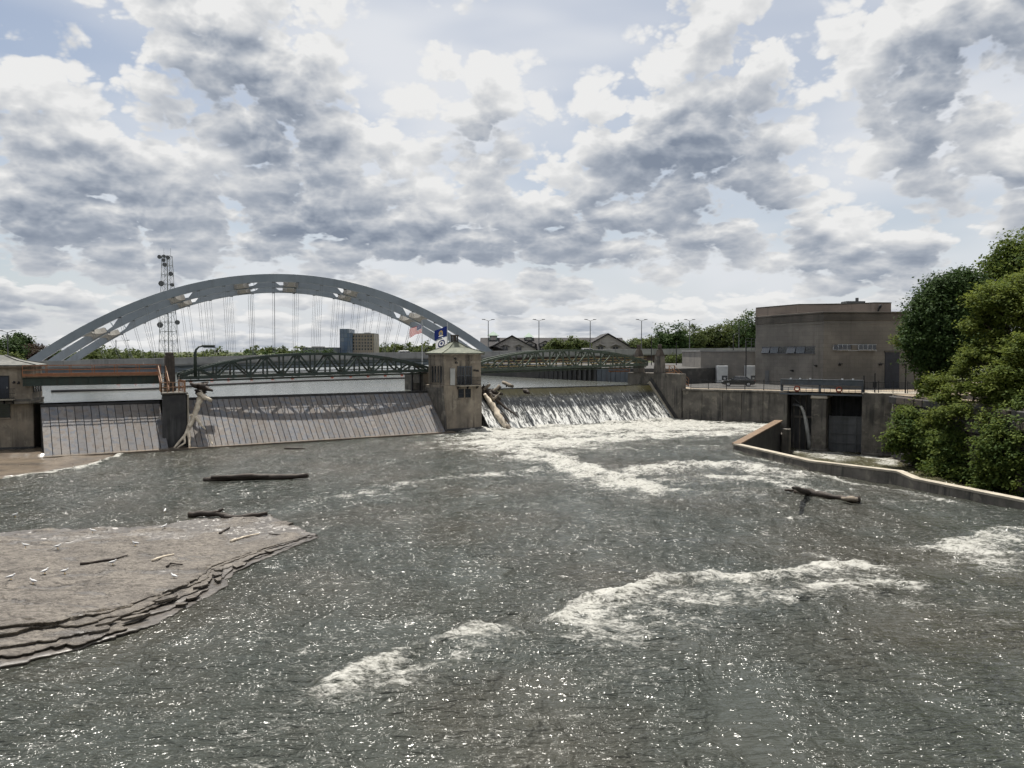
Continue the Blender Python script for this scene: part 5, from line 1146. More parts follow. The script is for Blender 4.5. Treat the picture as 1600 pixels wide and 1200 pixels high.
# twin-armed street lamps along the bridge
def blocal(s, y, z): return BL + BD * s + BN * y + Vector((0, 0, z))
def street_lamp(label, loc, h):
    t = thing('street_lamp', label, 'street lamp', loc, BANG, 'twin armed street lamps along the highway bridge')
    MB().tube([(0, 0, 0), (0, 0, h)], [.13, .08], 8).build('pole', gate_steel, t)
    for sx in (-1, 1): MB().tube([(0, 0, h - .1), (sx * .5, 0, h + .12), (sx * .95, 0, h + .22)], .045, 6).build('arm', gate_steel, t); MB().add([(sx * .75, -.16, h + .16), (sx * 1.65, -.13, h + .26), (sx * 1.65, .13, h + .26), (sx * .75, .16, h + .16), (sx * .8, -.1, h + .34), (sx * 1.5, -.08, h + .38), (sx * 1.5, .08, h + .38), (sx * .8, .1, h + .34)], [(3, 2, 1, 0), (4, 5, 6, 7), (0, 1, 5, 4), (1, 2, 6, 5), (2, 3, 7, 6), (3, 0, 4, 7)]).build('lamp_head', black_metal, t)
LAMPL = ['twin armed street lamp left of the condominium cupola', 'twin armed street lamp above the middle of the condominium roof', 'twin armed street lamp between the green trees and the right gable', 'twin armed street lamp just left of the stone pylons', 'twin armed street lamp above the highway, right of the stone pylons', 'twin armed street lamp above the annex, nearest the powerhouse']
for k, (px, lb) in enumerate(zip((763, 842, 922, 1002, 1077, 1154), LAMPL)):
    kx = (px - 800) / F; s = (kx * BL.y - BL.x) / (BD.x - kx * BD.y); D = BL.y + BD.y * s; top = W(px, 501, D).z; z0_ = deck_z(s) + .2
    street_lamp(lb, blocal(s, .0, z0_), top - z0_)
kx = (13 - 800) / F; s = (kx * BL.y - BL.x) / (BD.x - kx * BD.y); D = BL.y + BD.y * s
street_lamp('twin armed street lamp beside the dark trees at the far left', blocal(s, .0, deck_z(s)), W(13, 519, D).z - deck_z(s))
for px, rz, pm, lb in ((637, 0, paint_silver, 'silver car driving on the arch bridge left of the flags'), (923, 0, paint_white, 'white car on the highway behind the right truss')):
    kx = (px - 800) / F; s = (kx * BL.y - BL.x) / (BD.x - kx * BD.y); car(lb, pm, blocal(s, .8, deck_z(s) - .04), BANG, None, True)

# ------------------------------------------------------------------ upstream shore and boom
spw = thing('sheet_pile_wall', 'dark sheet pile quay wall behind the right truss', 'quay wall', (0.4, 156, 0))
A_, B_ = Vector((-7, 160, 0)), Vector((13.4, 126.5, 0)); n_ = 58; dv = (B_ - A_) / n_; nn = Vector((dv.y, -dv.x, 0)).normalized()
for i in range(n_):
    p = A_ + dv * i - Vector((.4, 156, 0)); MB().beam(p + dv * .08 - nn * (.0 if i % 2 else .5), p + dv * .92 - nn * (0.0 if i % 2 else .5), .12, 5.2).build('sheet_pile', conc_black, spw).location.z = 4.0
MB().beam(A_ - Vector((.4, 156, 0)) + Vector((0, 0, 6.75)), B_ - Vector((.4, 156, 0)) + Vector((0, 0, 6.75)), 1.4, .35).build('cap_beam', conc_grey, spw)
structure(MB().prism([(-9, 162), (13.4, 127.2), (19, 122.6), (24, 120), (60, 150), (60, 190), (-8, 186)], 0, 6.5).build('quay_ground', asphalt))
ig = thing('intake_screen', 'pale blue grey panelled intake structure right of the dark quay wall', 'intake', (13.4, 126.4, 0), math.atan2(120.6 - 126.4, 17.8 - 13.4))
IL = math.hypot(4.4, 5.8)
for i in range(7): MB().span(i * IL / 7 + .04, (i + 1) * IL / 7 - .04, 0, .2, 2, 6.2).build('panel', hoist_steel, ig)
for z in (6.25, 7.3): MB().beam((0, 0, z), (IL, 0, z), .12, .12).build('rail', hoist_steel, ig)
for i in range(8): MB().beam((i * IL / 7, 0, 6.2), (i * IL / 7, 0, 7.6), .08, .08).build('post', hoist_steel, ig)
MB().span(IL, IL + 3.6, -.3, 4, 1, 5.9).build('end_block', conc_dark, ig)
bpts = [G(x, y, POOL) for x, y in ((80, 613), (240, 608.5), (330, 602.5), (400, 599.5), (480, 596), (560, 593.5), (655, 591))]
bm_ = tag(MB().tube([p + Vector((0, 0, .05)) for p in bpts], .22, 8).build('floating_boom', black_metal, None, True), 'long dark floating boom lying across the upstream pool', 'boom')
BUOY = ['leftmost red buoy seen under the green girder footbridge', 'second red buoy from the left under the green girder footbridge', 'third red buoy from the left under the green girder footbridge, by the stair', 'red buoy nearest the stone pillar on its right side', 'red buoy just right of the driftwood roots', 'second red buoy right of the driftwood roots', 'third red buoy right of the driftwood roots', 'fourth red buoy right of the driftwood roots', 'fifth red buoy right of the driftwood roots', 'fifth red buoy left of the copper roofed tower', 'fourth red buoy left of the copper roofed tower', 'third red buoy left of the copper roofed tower', 'second red buoy left of the copper roofed tower', 'red buoy nearest the copper roofed tower']
for k, (x, y) in enumerate(((185, 600), (212, 599), (240, 598), (298, 597), (331, 595.5), (357, 594.8), (393, 593.8), (426, 593), (457, 592.2), (519, 590.3), (548, 589.4), (575, 588.6), (602, 587.8), (628, 587))):
    g = G(x, y, POOL); b = thing('marker_buoy', BUOY[k], 'buoy', g, 0, 'red buoys on the upstream pool')
    MB().ball((0, 0, .12), (.30, .30, .22)).build('float', red_float, b, True); MB().tube([(0, 0, .3), (0, 0, .5)], .06, 6).build('eye', black_metal, b)

# ------------------------------------------------------------------ flags
def cloth(u0, w, h, sag, rows=14, cols=20, ph=0.0):
    V = []
    for j in range(rows + 1):
        for i in range(cols + 1):
            u, v = i / cols, j / rows
            V.append((-u * w, math.sin(u * 7 + ph + v) * .13 * u + .05 * math.sin(u * 13), -v * h - sag * u ** 1.3 + .04 * math.sin(u * 9 + v * 3)))
    I = np.arange((rows + 1) * (cols + 1)).reshape(rows + 1, cols + 1)
    return np.array(V), np.stack([I[:-1, :-1], I[:-1, 1:], I[1:, 1:], I[1:, :-1]], -1).reshape(-1, 4)
def flag_mat(name, fn):
    m, N, out = mk(name); u = N.n('ShaderNodeAttribute', attribute_name='u').outputs['Fac']; v = N.n('ShaderNodeAttribute', attribute_name='v').outputs['Fac']
    c = fn(N, u, v); b = P(N, None, c, .7, 0, .2); t = N.n('ShaderNodeBsdfTranslucent'); N.put(t.inputs[0], c); ms = N.n('ShaderNodeMixShader'); ms.inputs[0].default_value = .4
    N.link(b.outputs[0], ms.inputs[1]); N.link(t.outputs[0], ms.inputs[2]); N.link(ms.outputs[0], out.inputs[0]); return m
def f_us(N, u, v):
    st = N.m('GREATER_THAN', N.m('FRACT', N.m('MULTIPLY', v, 6.5)), .5); c = N.mix(st, (.45, .02, .03), (.72, .72, .70))
    cn = N.m('MULTIPLY', N.m('LESS_THAN', u, .42), N.m('LESS_THAN', v, .54)); star = N.m('LESS_THAN', N.m('ADD', N.m('POWER', N.m('SUBTRACT', N.m('FRACT', N.m('MULTIPLY', u, 14)), .5), 2.0), N.m('POWER', N.m('SUBTRACT', N.m('FRACT', N.m('MULTIPLY', v, 10)), .5), 2.0)), .07)
    return N.mix(cn, c, N.mix(star, (.02, .025, .10), (.7, .7, .7)))
def ell(N, u, v, cu, cv, ru, rv): return N.m('LESS_THAN', N.m('ADD', N.m('POWER', N.m('ABSOLUTE', N.m('DIVIDE', N.m('SUBTRACT', u, cu), ru)), 2.0), N.m('POWER', N.m('ABSOLUTE', N.m('DIVIDE', N.m('SUBTRACT', v, cv), rv)), 2.0)), 1.0)
def f_blue(N, u, v):
    c = N.mix(ell(N, u, v, .5, .5, .16, .30), (.012, .022, .11), (.30, .22, .10)); c = N.mix(ell(N, u, v, .5, .55, .07, .16), c, (.10, .14, .22)); return N.mix(ell(N, u, v, .5, .82, .18, .07), c, (.6, .6, .58))
def f_white(N, u, v):
    c = N.mix(ell(N, u, v, .5, .5, .30, .40), (.72, .72, .72), (.02, .03, .10)); c = N.mix(ell(N, u, v, .5, .5, .20, .27), c, (.70, .70, .70)); return N.mix(ell(N, u, v, .5, .48, .10, .17), c, (.05, .06, .14))
def flag(name, label, hoist, w, h, sag, fn, mname, ph):
    V, Q = cloth(0, w, h, sag, ph=ph); me = np_mesh('flag', V, Q, flag_mat(mname, fn), True, {'u': ('POINT', np.tile(np.linspace(0, 1, 21), 15)), 'v': ('POINT', np.repeat(np.linspace(0, 1, 15), 21))})
    o = tag(obj(name, me), label, 'flag'); o.location = hoist; o.rotation_euler = (0, 0, R(14)); return o
D1 = 99.0; h1, h2 = W(659, 507, D1), W(698.5, 510, 98.5)
for h_, lb in ((h1, 'thin white flagpole behind the tower flying the striped flag'), (h2, 'thin white flagpole behind the tower flying the blue and the white flags')):
    p = thing('flagpole', lb, 'flagpole', (h_.x + .03, h_.y, 6.4), 0); MB().tube([(0, 0, 0), (0, 0, h_.z - 6.4 + .35)], [.06, .035], 8).build('pole', white_paint, p); MB().ball((0, 0, h_.z - 6.4 + .4), .07).build('finial', chrome, p)
flag('national_flag', 'red and white striped flag with blue canton flying left of the tower roof', h1, 1.50, 1.0, .62, f_us, 'striped_flag_cloth', .3)
flag('state_flag', 'dark blue flag with gold emblem flying above the tower roof', h2, 1.55, 1.15, .60, f_blue, 'blue_flag_cloth', 1.4)
flag('white_flag', 'white flag with dark blue round emblem flying below the blue flag', h2 - Vector((0, 0, 1.28)), 1.4, 1.15, .62, f_white, 'white_flag_cloth', 2.2)
fp = structure(MB().prism([tuple(dam(t, y)[:2]) for t, y in ((26.2, 3.4), (31.3, 3.4), (31.3, 7), (26.2, 7))], 0, 6.4).build('tower_platform', conc_dark))

# ------------------------------------------------------------------ driftwood
def knotty(pts, rad, seed):                    # a limb bends and swells between its given points
    rnd = random.Random(seed * 7 + 1); P2, R2 = [], []
    for i in range(len(pts) - 1):
        for f in (0.0, .33, .66):
            r = rad[i] + (rad[i + 1] - rad[i]) * f; k = 0 if f == 0 and i == 0 else 1
            P2.append(pts[i].lerp(pts[i + 1], f) + Vector((rnd.uniform(-1, 1), rnd.uniform(-1, 1), rnd.uniform(-1, 1))) * r * .22 * k); R2.append(r * rnd.uniform(.86, 1.16))
    return P2 + [pts[-1]], R2 + [rad[-1]]
def driftwood(name, label, parts, cat='log', seed=1):
    o0 = Vector(parts[0][1][0]); t = thing(name, label, cat, o0)
    for k, (pn, pts, rad, mt) in enumerate(parts): MB().tube(*knotty([Vector(p) - o0 for p in pts], rad, seed + k), 10, seed + k, .16).build(pn, mt, t, True)
    return t
def Wd(l): return [W(*p) for p in l]
driftwood('bleached_driftwood', 'tall bleached driftwood trunk leaning on the gate beside the black pier', [
    ('trunk', Wd([(313, 612, 76.6), (312, 622, 76.4), (309, 636, 76.0), (304, 648, 75.6), (299, 661, 75.2), (291, 677, 74.6), (281, 690, 74.1), (270, 702, 73.6)]), [.36, .30, .25, .26, .21, .17, .12, .06], bleached),
    ('root_plate', Wd([(317, 599, 77.0), (314, 608, 76.8), (312, 618, 76.5)]), [.62, .60, .40], dark_wood), ('root', Wd([(312, 603, 76.8), (303, 602, 76.6), (297, 599, 76.5)]), [.24, .2, .1], dark_wood), ('root', Wd([(316, 604, 76.8), (324, 607, 76.6), (332, 611, 76.4)]), [.24, .18, .08], dark_wood), ('root', Wd([(318, 602, 77.2), (323, 598, 77.2), (325, 596, 77.3)]), [.25, .15, .05], dark_wood),
    ('branch', Wd([(315, 618, 76.4), (322, 622, 76.2), (330, 626, 76.0)]), [.26, .22, .16], bleached), ('branch', Wd([(305, 650, 75.6), (313, 662, 75.2), (321, 671, 74.9)]), [.16, .12, .06], bleached), ('branch', Wd([(294, 672, 74.8), (296, 688, 74.3), (296, 700, 73.9)]), [.16, .13, .09], bleached), ('branch', Wd([(288, 681, 74.4), (289, 692, 73.9), (277, 700, 73.5)]), [.10, .09, .06], bleached), ('stub', Wd([(301, 648, 75.4), (295, 650, 75.2)]), [.1, .05], bleached)], seed=20)
driftwood('driftwood_stick', 'short pale stick standing against the gate right of the tall driftwood', [('stick', Wd([(327, 680, 75.0), (330, 690, 74.5), (332, 695, 74.2)]), [.07, .08, .05], bleached)], seed=22)
driftwood('driftwood_log', 'pale peeled log slanting down the waterfall beside the tower', [
    ('trunk', Wd([(757, 616, 95.2), (763, 625, 94.8), (772, 638, 94.2), (781, 653, 93.4), (788, 663, 92.8), (796, 671, 92.2)]), [.18, .28, .37, .42, .36, .18], bleached), ('knot', Wd([(793, 664, 92.5), (797, 673, 92.0)]), [.30, .14], grey_wood), ('splinter', Wd([(784, 645, 93.2), (791, 656, 92.8), (797, 665, 92.4)]), [.08, .13, .06], dark_wood)], seed=30)
driftwood('driftwood_branch', 'long dark branch crossing the waterfall to the right of the pale log', [('branch', Wd([(765, 614, 95.4), (777, 626, 95.0), (790, 637, 94.6), (803, 646, 94.2), (811, 653, 93.9)]), [.2, .17, .14, .11, .04], dark_wood), ('twig', Wd([(784, 634, 94.8), (792, 639, 94.5), (795, 641, 94.3)]), [.06, .05, .02], dark_wood), ('twig', Wd([(800, 645, 94.4), (808, 644, 94.2)]), [.07, .03], dark_wood)], seed=33)
driftwood('driftwood_tangle', 'tangle of dark roots jammed on the crest against the tower', [('root', Wd(l), r, dark_wood if k % 3 else grey_wood) for k, (l, r) in enumerate((
    ([(752, 612, 96), (760, 605, 96), (766, 600, 96)], [.3, .24, .1]), ([(756, 618, 95.6), (768, 612, 95.8), (786, 616, 95.8)], [.3, .28, .12]), ([(754, 604, 96.2), (762, 612, 96), (772, 622, 95.4)], [.2, .3, .2]), ([(770, 614, 96), (777, 607, 96), (780, 602, 96.2)], [.26, .22, .14]), ([(778, 610, 96), (783, 604, 96)], [.18, .12]), ([(756, 600, 96.3), (755, 610, 96), (758, 622, 95.4)], [.12, .25, .2]), ([(766, 616, 95.4), (772, 624, 95), (778, 618, 95.2), (781, 613, 95.4)], [.2, .24, .14, .06]), ([(752, 618, 95.6), (770, 619, 95.4), (782, 624, 95.2)], [.25, .28, .2])))], 'roots', 40)
driftwood('driftwood_plank', 'pale weathered plank lying on the pool just above the waterfall crest', [('plank', Wd([(786, 597, 103.5), (794, 600.5, 102.4), (801, 603.5, 101.5)]), [.2, .24, .18], grey_wood), ('stub', Wd([(792, 600, 102.6), (791.5, 604, 102.4)]), [.13, .1], dark_wood)], seed=51)
driftwood('driftwood_stump', 'small dark stump caught on the crest of the waterfall', [('stump', Wd([(818, 609, 97.3), (822, 611, 97), (826, 614, 96.5)]), [.14, .28, .16], dark_wood)], seed=52)
def flog(name, label, pix, rad, mt, zoff, extra=(), seed=1):
    parts = [('trunk', [G(x, y, z) for x, y, z in pix], rad, mt)] + [(n, [G(x, y, z) for x, y, z in l], r, mt) for n, l, r in extra]
    return driftwood(name, label, parts, seed=seed)
flog('floating_log', 'long straight dark log lying in the water, farther of the two on the left', [(318, 750, .1), (345, 748, .16), (390, 746.5, .16), (430, 745.5, .16), (455, 744.5, .2), (481, 742.5, .3)], [.15, .24, .22, .25, .17, .17], dark_wood, 0, (('bark_ridge', [(330, 746, .35), (380, 744, .4), (420, 744, .35)], [.1, .16, .1]),), 61)
flog('floating_log', 'bent dark log with a fork stranded above the big rock ledge', [(295, 804, .15), (320, 802.5, .2), (338, 803, .2), (352, 806, .15), (368, 808, .12)], [.15, .17, .13, .14, .08], dark_wood, 0, (('branch', [(330, 803, .2), (342, 799, .35), (349, 795, .5)], [.12, .09, .05]), ('branch', [(350, 807, .15), (370, 808.5, .1), (395, 805, .15), (418, 802, .2)], [.1, .12, .12, .10])), 64)
driftwood('floating_log', 'forked dark log adrift in the river below the low curved wall', [('trunk', [G(1243, 768, .12), G(1262, 771, .12), G(1280, 773, .1), G(1305, 778, .05), G(1330, 781, .08), G(1344, 780, .16)], [.22, .26, .22, .17, .22, .24], dark_wood), ('branch', [G(1262, 770, .2), G(1252, 766, .6), G(1246, 763, 1.0), G(1241, 762, 1.35), G(1238, 762, 1.45)], [.2, .17, .13, .09, .05], dark_wood), ('branch', [G(1257, 768, .15), G(1240, 766, .2), G(1227, 766, .22)], [.13, .09, .07], dark_wood), ('worn_side', [G(1315, 778.5, .2), G(1330, 780, .24), G(1340, 780, .26)], [.1, .16, .12], grey_wood)], seed=70)
flog('floating_stick', 'short dark stick floating before the middle gate', [(444, 700.5, .05), (460, 700.8, .06), (476, 700.6, .05)], [.06, .1, .05], dark_wood, 0, (), 75)
def on_ledge(px, py, h=.05):
    z = .35
    for _ in range(6): g = G(px, py, z); z = ledge_z(g.x, g.y) + h
    return G(px, py, z)
for k, (pix, rad, mt, lb) in enumerate((
    ([(125, 881), (150, 878), (180, 873), (200, 867)], [.06, .05, .04, .02], dark_wood, 'long thin dark branch lying on the rock ledge'),
    ([(238, 876), (250, 871), (272, 866)], [.05, .05, .035], bleached, 'short pale stick in the middle of the rock ledge'),
    ([(361, 846), (380, 839), (405, 834)], [.055, .05, .03], bleached, 'curved pale stick near the tip of the rock ledge'),
    ([(260, 885), (266, 880), (285, 882)], [.035, .04, .03], dark_wood, 'small bent dark twig below the pale stick on the ledge'),
    ([(343, 833), (352, 828), (359, 824)], [.045, .05, .03], dark_wood, 'dark twig beside the forked log above the ledge'),
    ([(420, 834), (440, 836), (450, 832)], [.03, .035, .02], dark_wood, 'thin dark twig closest to the tip of the rock ledge'))):
    driftwood('driftwood_stick', lb, [('stick', [on_ledge(x, y, .05) for x, y in pix], rad, mt)], 'stick', 80 + k)

# ------------------------------------------------------------------ gulls
gull_w = mat('gull_white', (.70, .70, .69), (.6, .6, .6), 6, .8, bump=0); gull_g = mat('gull_grey_wing', (.22, .23, .25), None, 6, .8, bump=0); gull_y = mat('gull_yellow', (.45, .28, .05), None, 6, .6, bump=0)
def gull():
    t = thing('gull', 'x', 'gull', (0, 0, 0))
    b = MB(); rings = [(-.30, .22, .01), (-.20, .225, .05), (-.08, .235, .085), (.04, .25, .092), (.13, .285, .072), (.18, .33, .05), (.21, .375, .052), (.245, .385, .045), (.275, .38, .015)]
    b.tube([(x, 0, z) for x, z, r in rings], [r for x, z, r in rings], 10); b.build('body', gull_w, t, True)
    for s in (-1, 1):
        MB().add([(.10, s * .085, .29), (-.05, s * .115, .275), (-.33, s * .04, .235), (-.05, s * .085, .20), (.08, s * .095, .24)] + [(.10, s * .065, .29), (-.05, s * .09, .275), (-.33, s * .02, .235), (-.05, s * .065, .20), (.08, s * .07, .24)], [(0, 1, 2, 3, 4), (9, 8, 7, 6, 5)] + [(i, (i + 1) % 5, 5 + (i + 1) % 5, 5 + i) for i in range(5)]).build('wing', gull_g, t)
        MB().tube([(0, s * .035, .17), (.01, s * .035, .08), (0, s * .035, 0)], .011, 5).box((.03, s * .035, .005), (.07, .05, .01)).build('leg', gull_y, t)
    MB().tube([(.26, 0, .38), (.31, 0, .37)], [.018, .006], 6).build('beak', gull_y, t); return t
g0 = gull(); spots = [(90, 858, 20, 'gull'), (24, 822, 10, 'x'), (145, 833, 185, 'x'), (258, 815, 100, 'x'), (257, 826, 60, 'x'), (212, 853, 200, 'x'), (176, 883, 20, 'x'), (272, 905, 160, 'x'), (101, 897, 10, 'x'), (70, 897, 60, 'x'), (52, 913, 170, 'x'), (17, 906, 30, 'x'), (40, 856, 200, 'x')]
GL_ = ['gull in the middle left of the rock ledge near the long dark branch', 'gull farthest left, standing in shallow water above the ledge', 'gull wading alone above the ledge, third from the left edge', 'gull in the water nearest the forked log, upper of a close pair', 'gull in the water near the forked log, lower of a close pair', 'gull on the open rock right of the long dark branch', 'gull just below the right end of the long dark branch', 'gull standing at the broken lower edge of the rock ledge', 'gull on the ledge, rightmost of the four lower left birds', 'gull on the ledge, second from right of the four lower left birds', 'gull on the ledge lowest of all the birds', 'gull at the left border of the picture on the ledge', 'gull beside the wet patch at the far left of the ledge']
for k, (px, py, a, _) in enumerate(spots):
    p = on_ledge(px, py, 0.0); p.z = max(p.z, .0)
    if k == 0: g0.location = p; g0.rotation_euler = (0, 0, R(a)); g0.scale = (.56,) * 3; g0['label'] = GL_[0]; g0['group'] = 'gulls resting on the rock ledge'
    else: dup(g0, p, R(a), GL_[k], 'gulls resting on the rock ledge', .56)
# ------------------------------------------------------------------ far buildings
shingle = masonry_mat('roof_shingles', (.050, .048, .049), (.036, .035, .037), .9, .5, .75); siding = masonry_mat('grey_siding', (.42, .40, .37), (.34, .32, .30), 4.0, .35, .8); siding2 = mat('brown_siding', (.12, .09, .065), (.09, .07, .055), .5, .85, bump=.1); copper_far = mat('cupola_green', (.26, .34, .28), (.2, .27, .22), 1, .7, bump=0)
def gable_roof(parent, x0, x1, y0, y1, ze, zr, along='x', over=.6, mt=shingle):
    if along == 'x':
        ym = (y0 + y1) / 2; return MB().xprism([(y0 - over, ze - .1), (ym, zr), (y1 + over, ze - .1), (y1 + over, ze - .4), (ym, zr - .35), (y0 - over, ze - .4)], x0 - over, x1 + over).build('roof', mt, parent)
    xm = (x0 + x1) / 2; return MB().yprism([(x0 - over, ze - .1), (xm, zr), (x1 + over, ze - .1), (x1 + over, ze - .4), (xm, zr - .35), (x0 - over, ze - .4)], y0 - over, y1 + over).build('roof', mt, parent)
CD = 262.0; u_ = CD / F
cx_ = lambda px: (px - 800) * u_
cz_ = lambda py: 9 + (HZ - py) * u_ - 5
co = thing('condominium', 'long grey condominium with dark shingle gables and two green cupolas', 'building', (0, CD, 5), 0)
MB().span(cx_(752), cx_(985), 0, 16, -1, cz_(545)).build('wall', siding, co); gable_roof(co, cx_(752), cx_(975), -.2, 18, cz_(545), cz_(527), 'x')
wings = ((764, 836, 524.5, 546), (905, 984, 521.5, 546))
for a, b, pk, ev in wings:
    x0, x1 = cx_(a), cx_(b); xm = (x0 + x1) / 2
    MB().yprism([(x0, -1), (x1, -1), (x1, cz_(ev)), (xm, cz_(pk) - .5), (x0, cz_(ev))], -9, 2).build('gable_wall', siding, co); gable_roof(co, x0, x1, -9, 10, cz_(ev), cz_(pk), 'y', .9)
    MB().span(xm - 2, xm + 2, -9.2, -9, cz_(536), cz_(534)).build('gable_band', siding, co)
    for dx in (-.45, .45):
        xw = xm + dx * (x1 - x0) * .32; w = MB().span(xw - .8, xw + .8, -9.25, -8.9, cz_(548), cz_(542)).build('window', glass_dark, co); MB().span(xw - .95, xw + .95, -9.3, -9.05, cz_(549), cz_(548.2)).span(xw - .06, xw + .06, -9.32, -9.2, cz_(548), cz_(542)).build('frame', siding, w)
        MB().yprism([(xw - 1.7, cz_(541.5)), (xw, cz_(537.5)), (xw + 1.7, cz_(541.5)), (xw + 1.7, cz_(542)), (xw, cz_(538.5)), (xw - 1.7, cz_(542))], -10, -8.5).build('dormer_gable', siding, w)
for px in (828, 852, 893):
    x = cx_(px); d = MB().yprism([(x - 1.7, cz_(541)), (x + 1.7, cz_(541)), (x + 1.7, cz_(537.5)), (x, cz_(533.5)), (x - 1.7, cz_(537.5))], .5, 7).build('dormer', siding, co); MB().yprism([(x - 2.3, cz_(538.5)), (x, cz_(533)), (x + 2.3, cz_(538.5)), (x + 2.3, cz_(537.7)), (x, cz_(532)), (x - 2.3, cz_(537.7))], 0, 7).build('dormer_roof', shingle, d); MB().span(x - .8, x + .8, .35, .6, cz_(540.5), cz_(537.2)).build('window', glass_dark, d)
for px, py, k in ((770, 516.5, 1.0), (827, 519, .85)):
    x = cx_(px); z = cz_(py); c = MB().span(x - 1.3 * k, x + 1.3 * k, 7, 9.6, z - 3.4, z - 1.4).build('cupola', copper_far, co); MB().add([(x - 2 * k, 6.3, z - 1.5), (x + 2 * k, 6.3, z - 1.5), (x + 2 * k, 10.3, z - 1.5), (x - 2 * k, 10.3, z - 1.5), (x, 8.3, z)], [(3, 2, 1, 0), (0, 1, 4), (1, 2, 4), (2, 3, 4), (3, 0, 4)]).build('cupola_roof', copper_far, c); MB().span(x - .9 * k, x + .9 * k, 6.95, 7.0, z - 3, z - 1.8).build('louvre', siding, c)
for px in (776, 788, 912, 932): x = cx_(px); MB().beam((x - .8, -3, cz_(537)), (x + .4, -3, cz_(533.5)), .8, .12).build('skylight', white_paint, co)
hx = thing('row_house', 'small brown gabled house wing in front of the condominium at its left end', 'house', (cx_(772), CD - 14, 5), 0)
MB().span(-4, 4, 0, 8, -1, cz_(548)).build('wall', siding2, hx); gable_roof(hx, -4, 4, 0, 8, cz_(548), cz_(540), 'y', .6); MB().span(-.7, .7, -.1, .1, 1.4, 2.8).build('window', glass_dark, hx)
# office tower far up the river
def pane_mat(name, wall, g1, g2, w, h, gw):
    m, N, out = mk(name); ob = N.n('ShaderNodeTexCoord').outputs['Object']; x, y, z = N.sep(ob); br = N.n('ShaderNodeTexBrick'); N.put(br.inputs['Vector'], N.comb(N.m('ADD', x, y), z, 0.0)); br.offset = 0.0
    br.inputs['Scale'].default_value = 1; br.inputs['Brick Width'].default_value = w; br.inputs['Row Height'].default_value = h; br.inputs['Mortar Size'].default_value = gw; br.inputs['Mortar Smooth'].default_value = .05; br.inputs['Bias'].default_value = 0
    br.inputs['Color1'].default_value = g1 + (1,); br.inputs['Color2'].default_value = g2 + (1,); br.inputs['Mortar'].default_value = wall + (1,); P(N, out, br.outputs[0], .4, 0, .5); return m
tan_face = pane_mat('tan_facade', (.27, .22, .165), (.20, .17, .14), (.12, .12, .125), 1.6, 3.2, .55); blue_face = pane_mat('blue_glass_facade', (.05, .07, .10), (.06, .10, .17), (.14, .17, .21), 2.4, 3.2, .12); low_face = pane_mat('grey_blue_facade', (.14, .15, .16), (.05, .06, .075), (.1, .13, .16), 2.5, 3, .6)
FD = 600.0; fu = FD / F; fx = lambda px: (px - 559) * fu; fz = lambda py: 9 + (HZ - py) * fu - 7
ft = thing('office_tower', 'far tan and blue glass office block seen under the arch', 'building', ((559 - 800) * fu, FD, 7), 0)
MB().span(fx(545), fx(585), 0, 22, -2, fz(522)).build('main_block', tan_face, ft); MB().span(fx(532), fx(546.5), -2, 20, -2, fz(514)).build('glass_tower', blue_face, ft); MB().span(fx(535), fx(552), -2.4, -1, -2, fz(520)).build('glass_bay', blue_face, ft); MB().span(fx(540), fx(585), -.3, 20, fz(521.9), fz(520.8)).build('roof_band', conc_grey, ft); MB().span(fx(568), fx(576), 4, 12, fz(521), fz(519.5)).build('roof_plant', conc_grey, ft)
for i in range(7):
    for j in range(5): MB().span(fx(551.5 + i * 4.6), fx(554 + i * 4.6), -.25, .1, fz(547 - j * 5), fz(544.2 - j * 5)).build('window', glass_dark, ft)
lo = thing('office_block', 'far low blue grey office block left of the tan and blue tower', 'building', ((508 - 800) * fu, FD - 20, 7), 0); MB().span((-24) * fu, 24 * fu, 0, 18, -2, fz(543.5)).build('wall', low_face, lo); MB().span(-12 * fu, 3 * fu, 3, 14, fz(543.5), fz(541.5)).build('roof_plant', conc_grey, lo); MB().span(-24.3 * fu, 24.3 * fu, -.3, 18.3, fz(543.6), fz(543)).build('roof_coping', conc_grey, lo)
# lattice mast
mast_m = mat('galvanised_mast', (.34, .35, .36), None, 1, .6, bump=0); dish_m = mat('grey_dish', (.10, .105, .115), None, 1, .6, bump=0)
MD = 420.0; mu = MD / F; mx, mz0, mz1 = (264 - 800) * mu, 5.0, 9 + (HZ - 401) * mu
ms_ = thing('lattice_mast', 'tall grey lattice antenna mast with dishes behind the arch', 'mast', (mx, MD, mz0), 0); HM = mz1 - mz0
def hwid(z): return 3.7 - (3.7 - 1.9) * z / HM
for i in (-1, 1):
    for j in (-1, 1): MB().beam((i * hwid(0), j * hwid(0), 0), (i * hwid(HM), j * hwid(HM), HM), .22, .22).build('leg', mast_m, ms_)
lev = [HM * k / 11 for k in range(12)]
for k, z in enumerate(lev[1:]):
    w = hwid(z); b = MB()
    for a, c in (((-w, -w), (w, -w)), ((w, -w), (w, w)), ((w, w), (-w, w)), ((-w, w), (-w, -w))): b.beam((a[0], a[1], z), (c[0], c[1], z), .18, .18)
    b.build('ring', mast_m, ms_); z0 = lev[k]; w0 = hwid(z0); x = MB()
    for s1_, s2_ in (((-1, -1), (1, -1)), ((1, -1), (1, 1)), ((1, 1), (-1, 1)), ((-1, 1), (-1, -1))):
        x.beam((s1_[0] * w0, s1_[1] * w0, z0), (s2_[0] * w, s2_[1] * w, z), .10, .10); x.beam((s2_[0] * w0, s2_[1] * w0, z0), (s1_[0] * w, s1_[1] * w, z), .10, .10)
    x.build('cross_brace', mast_m, ms_)
MB().tube([(0, 0, 0), (0, 0, HM)], .28, 8).build('cable_riser', mast_m, ms_)
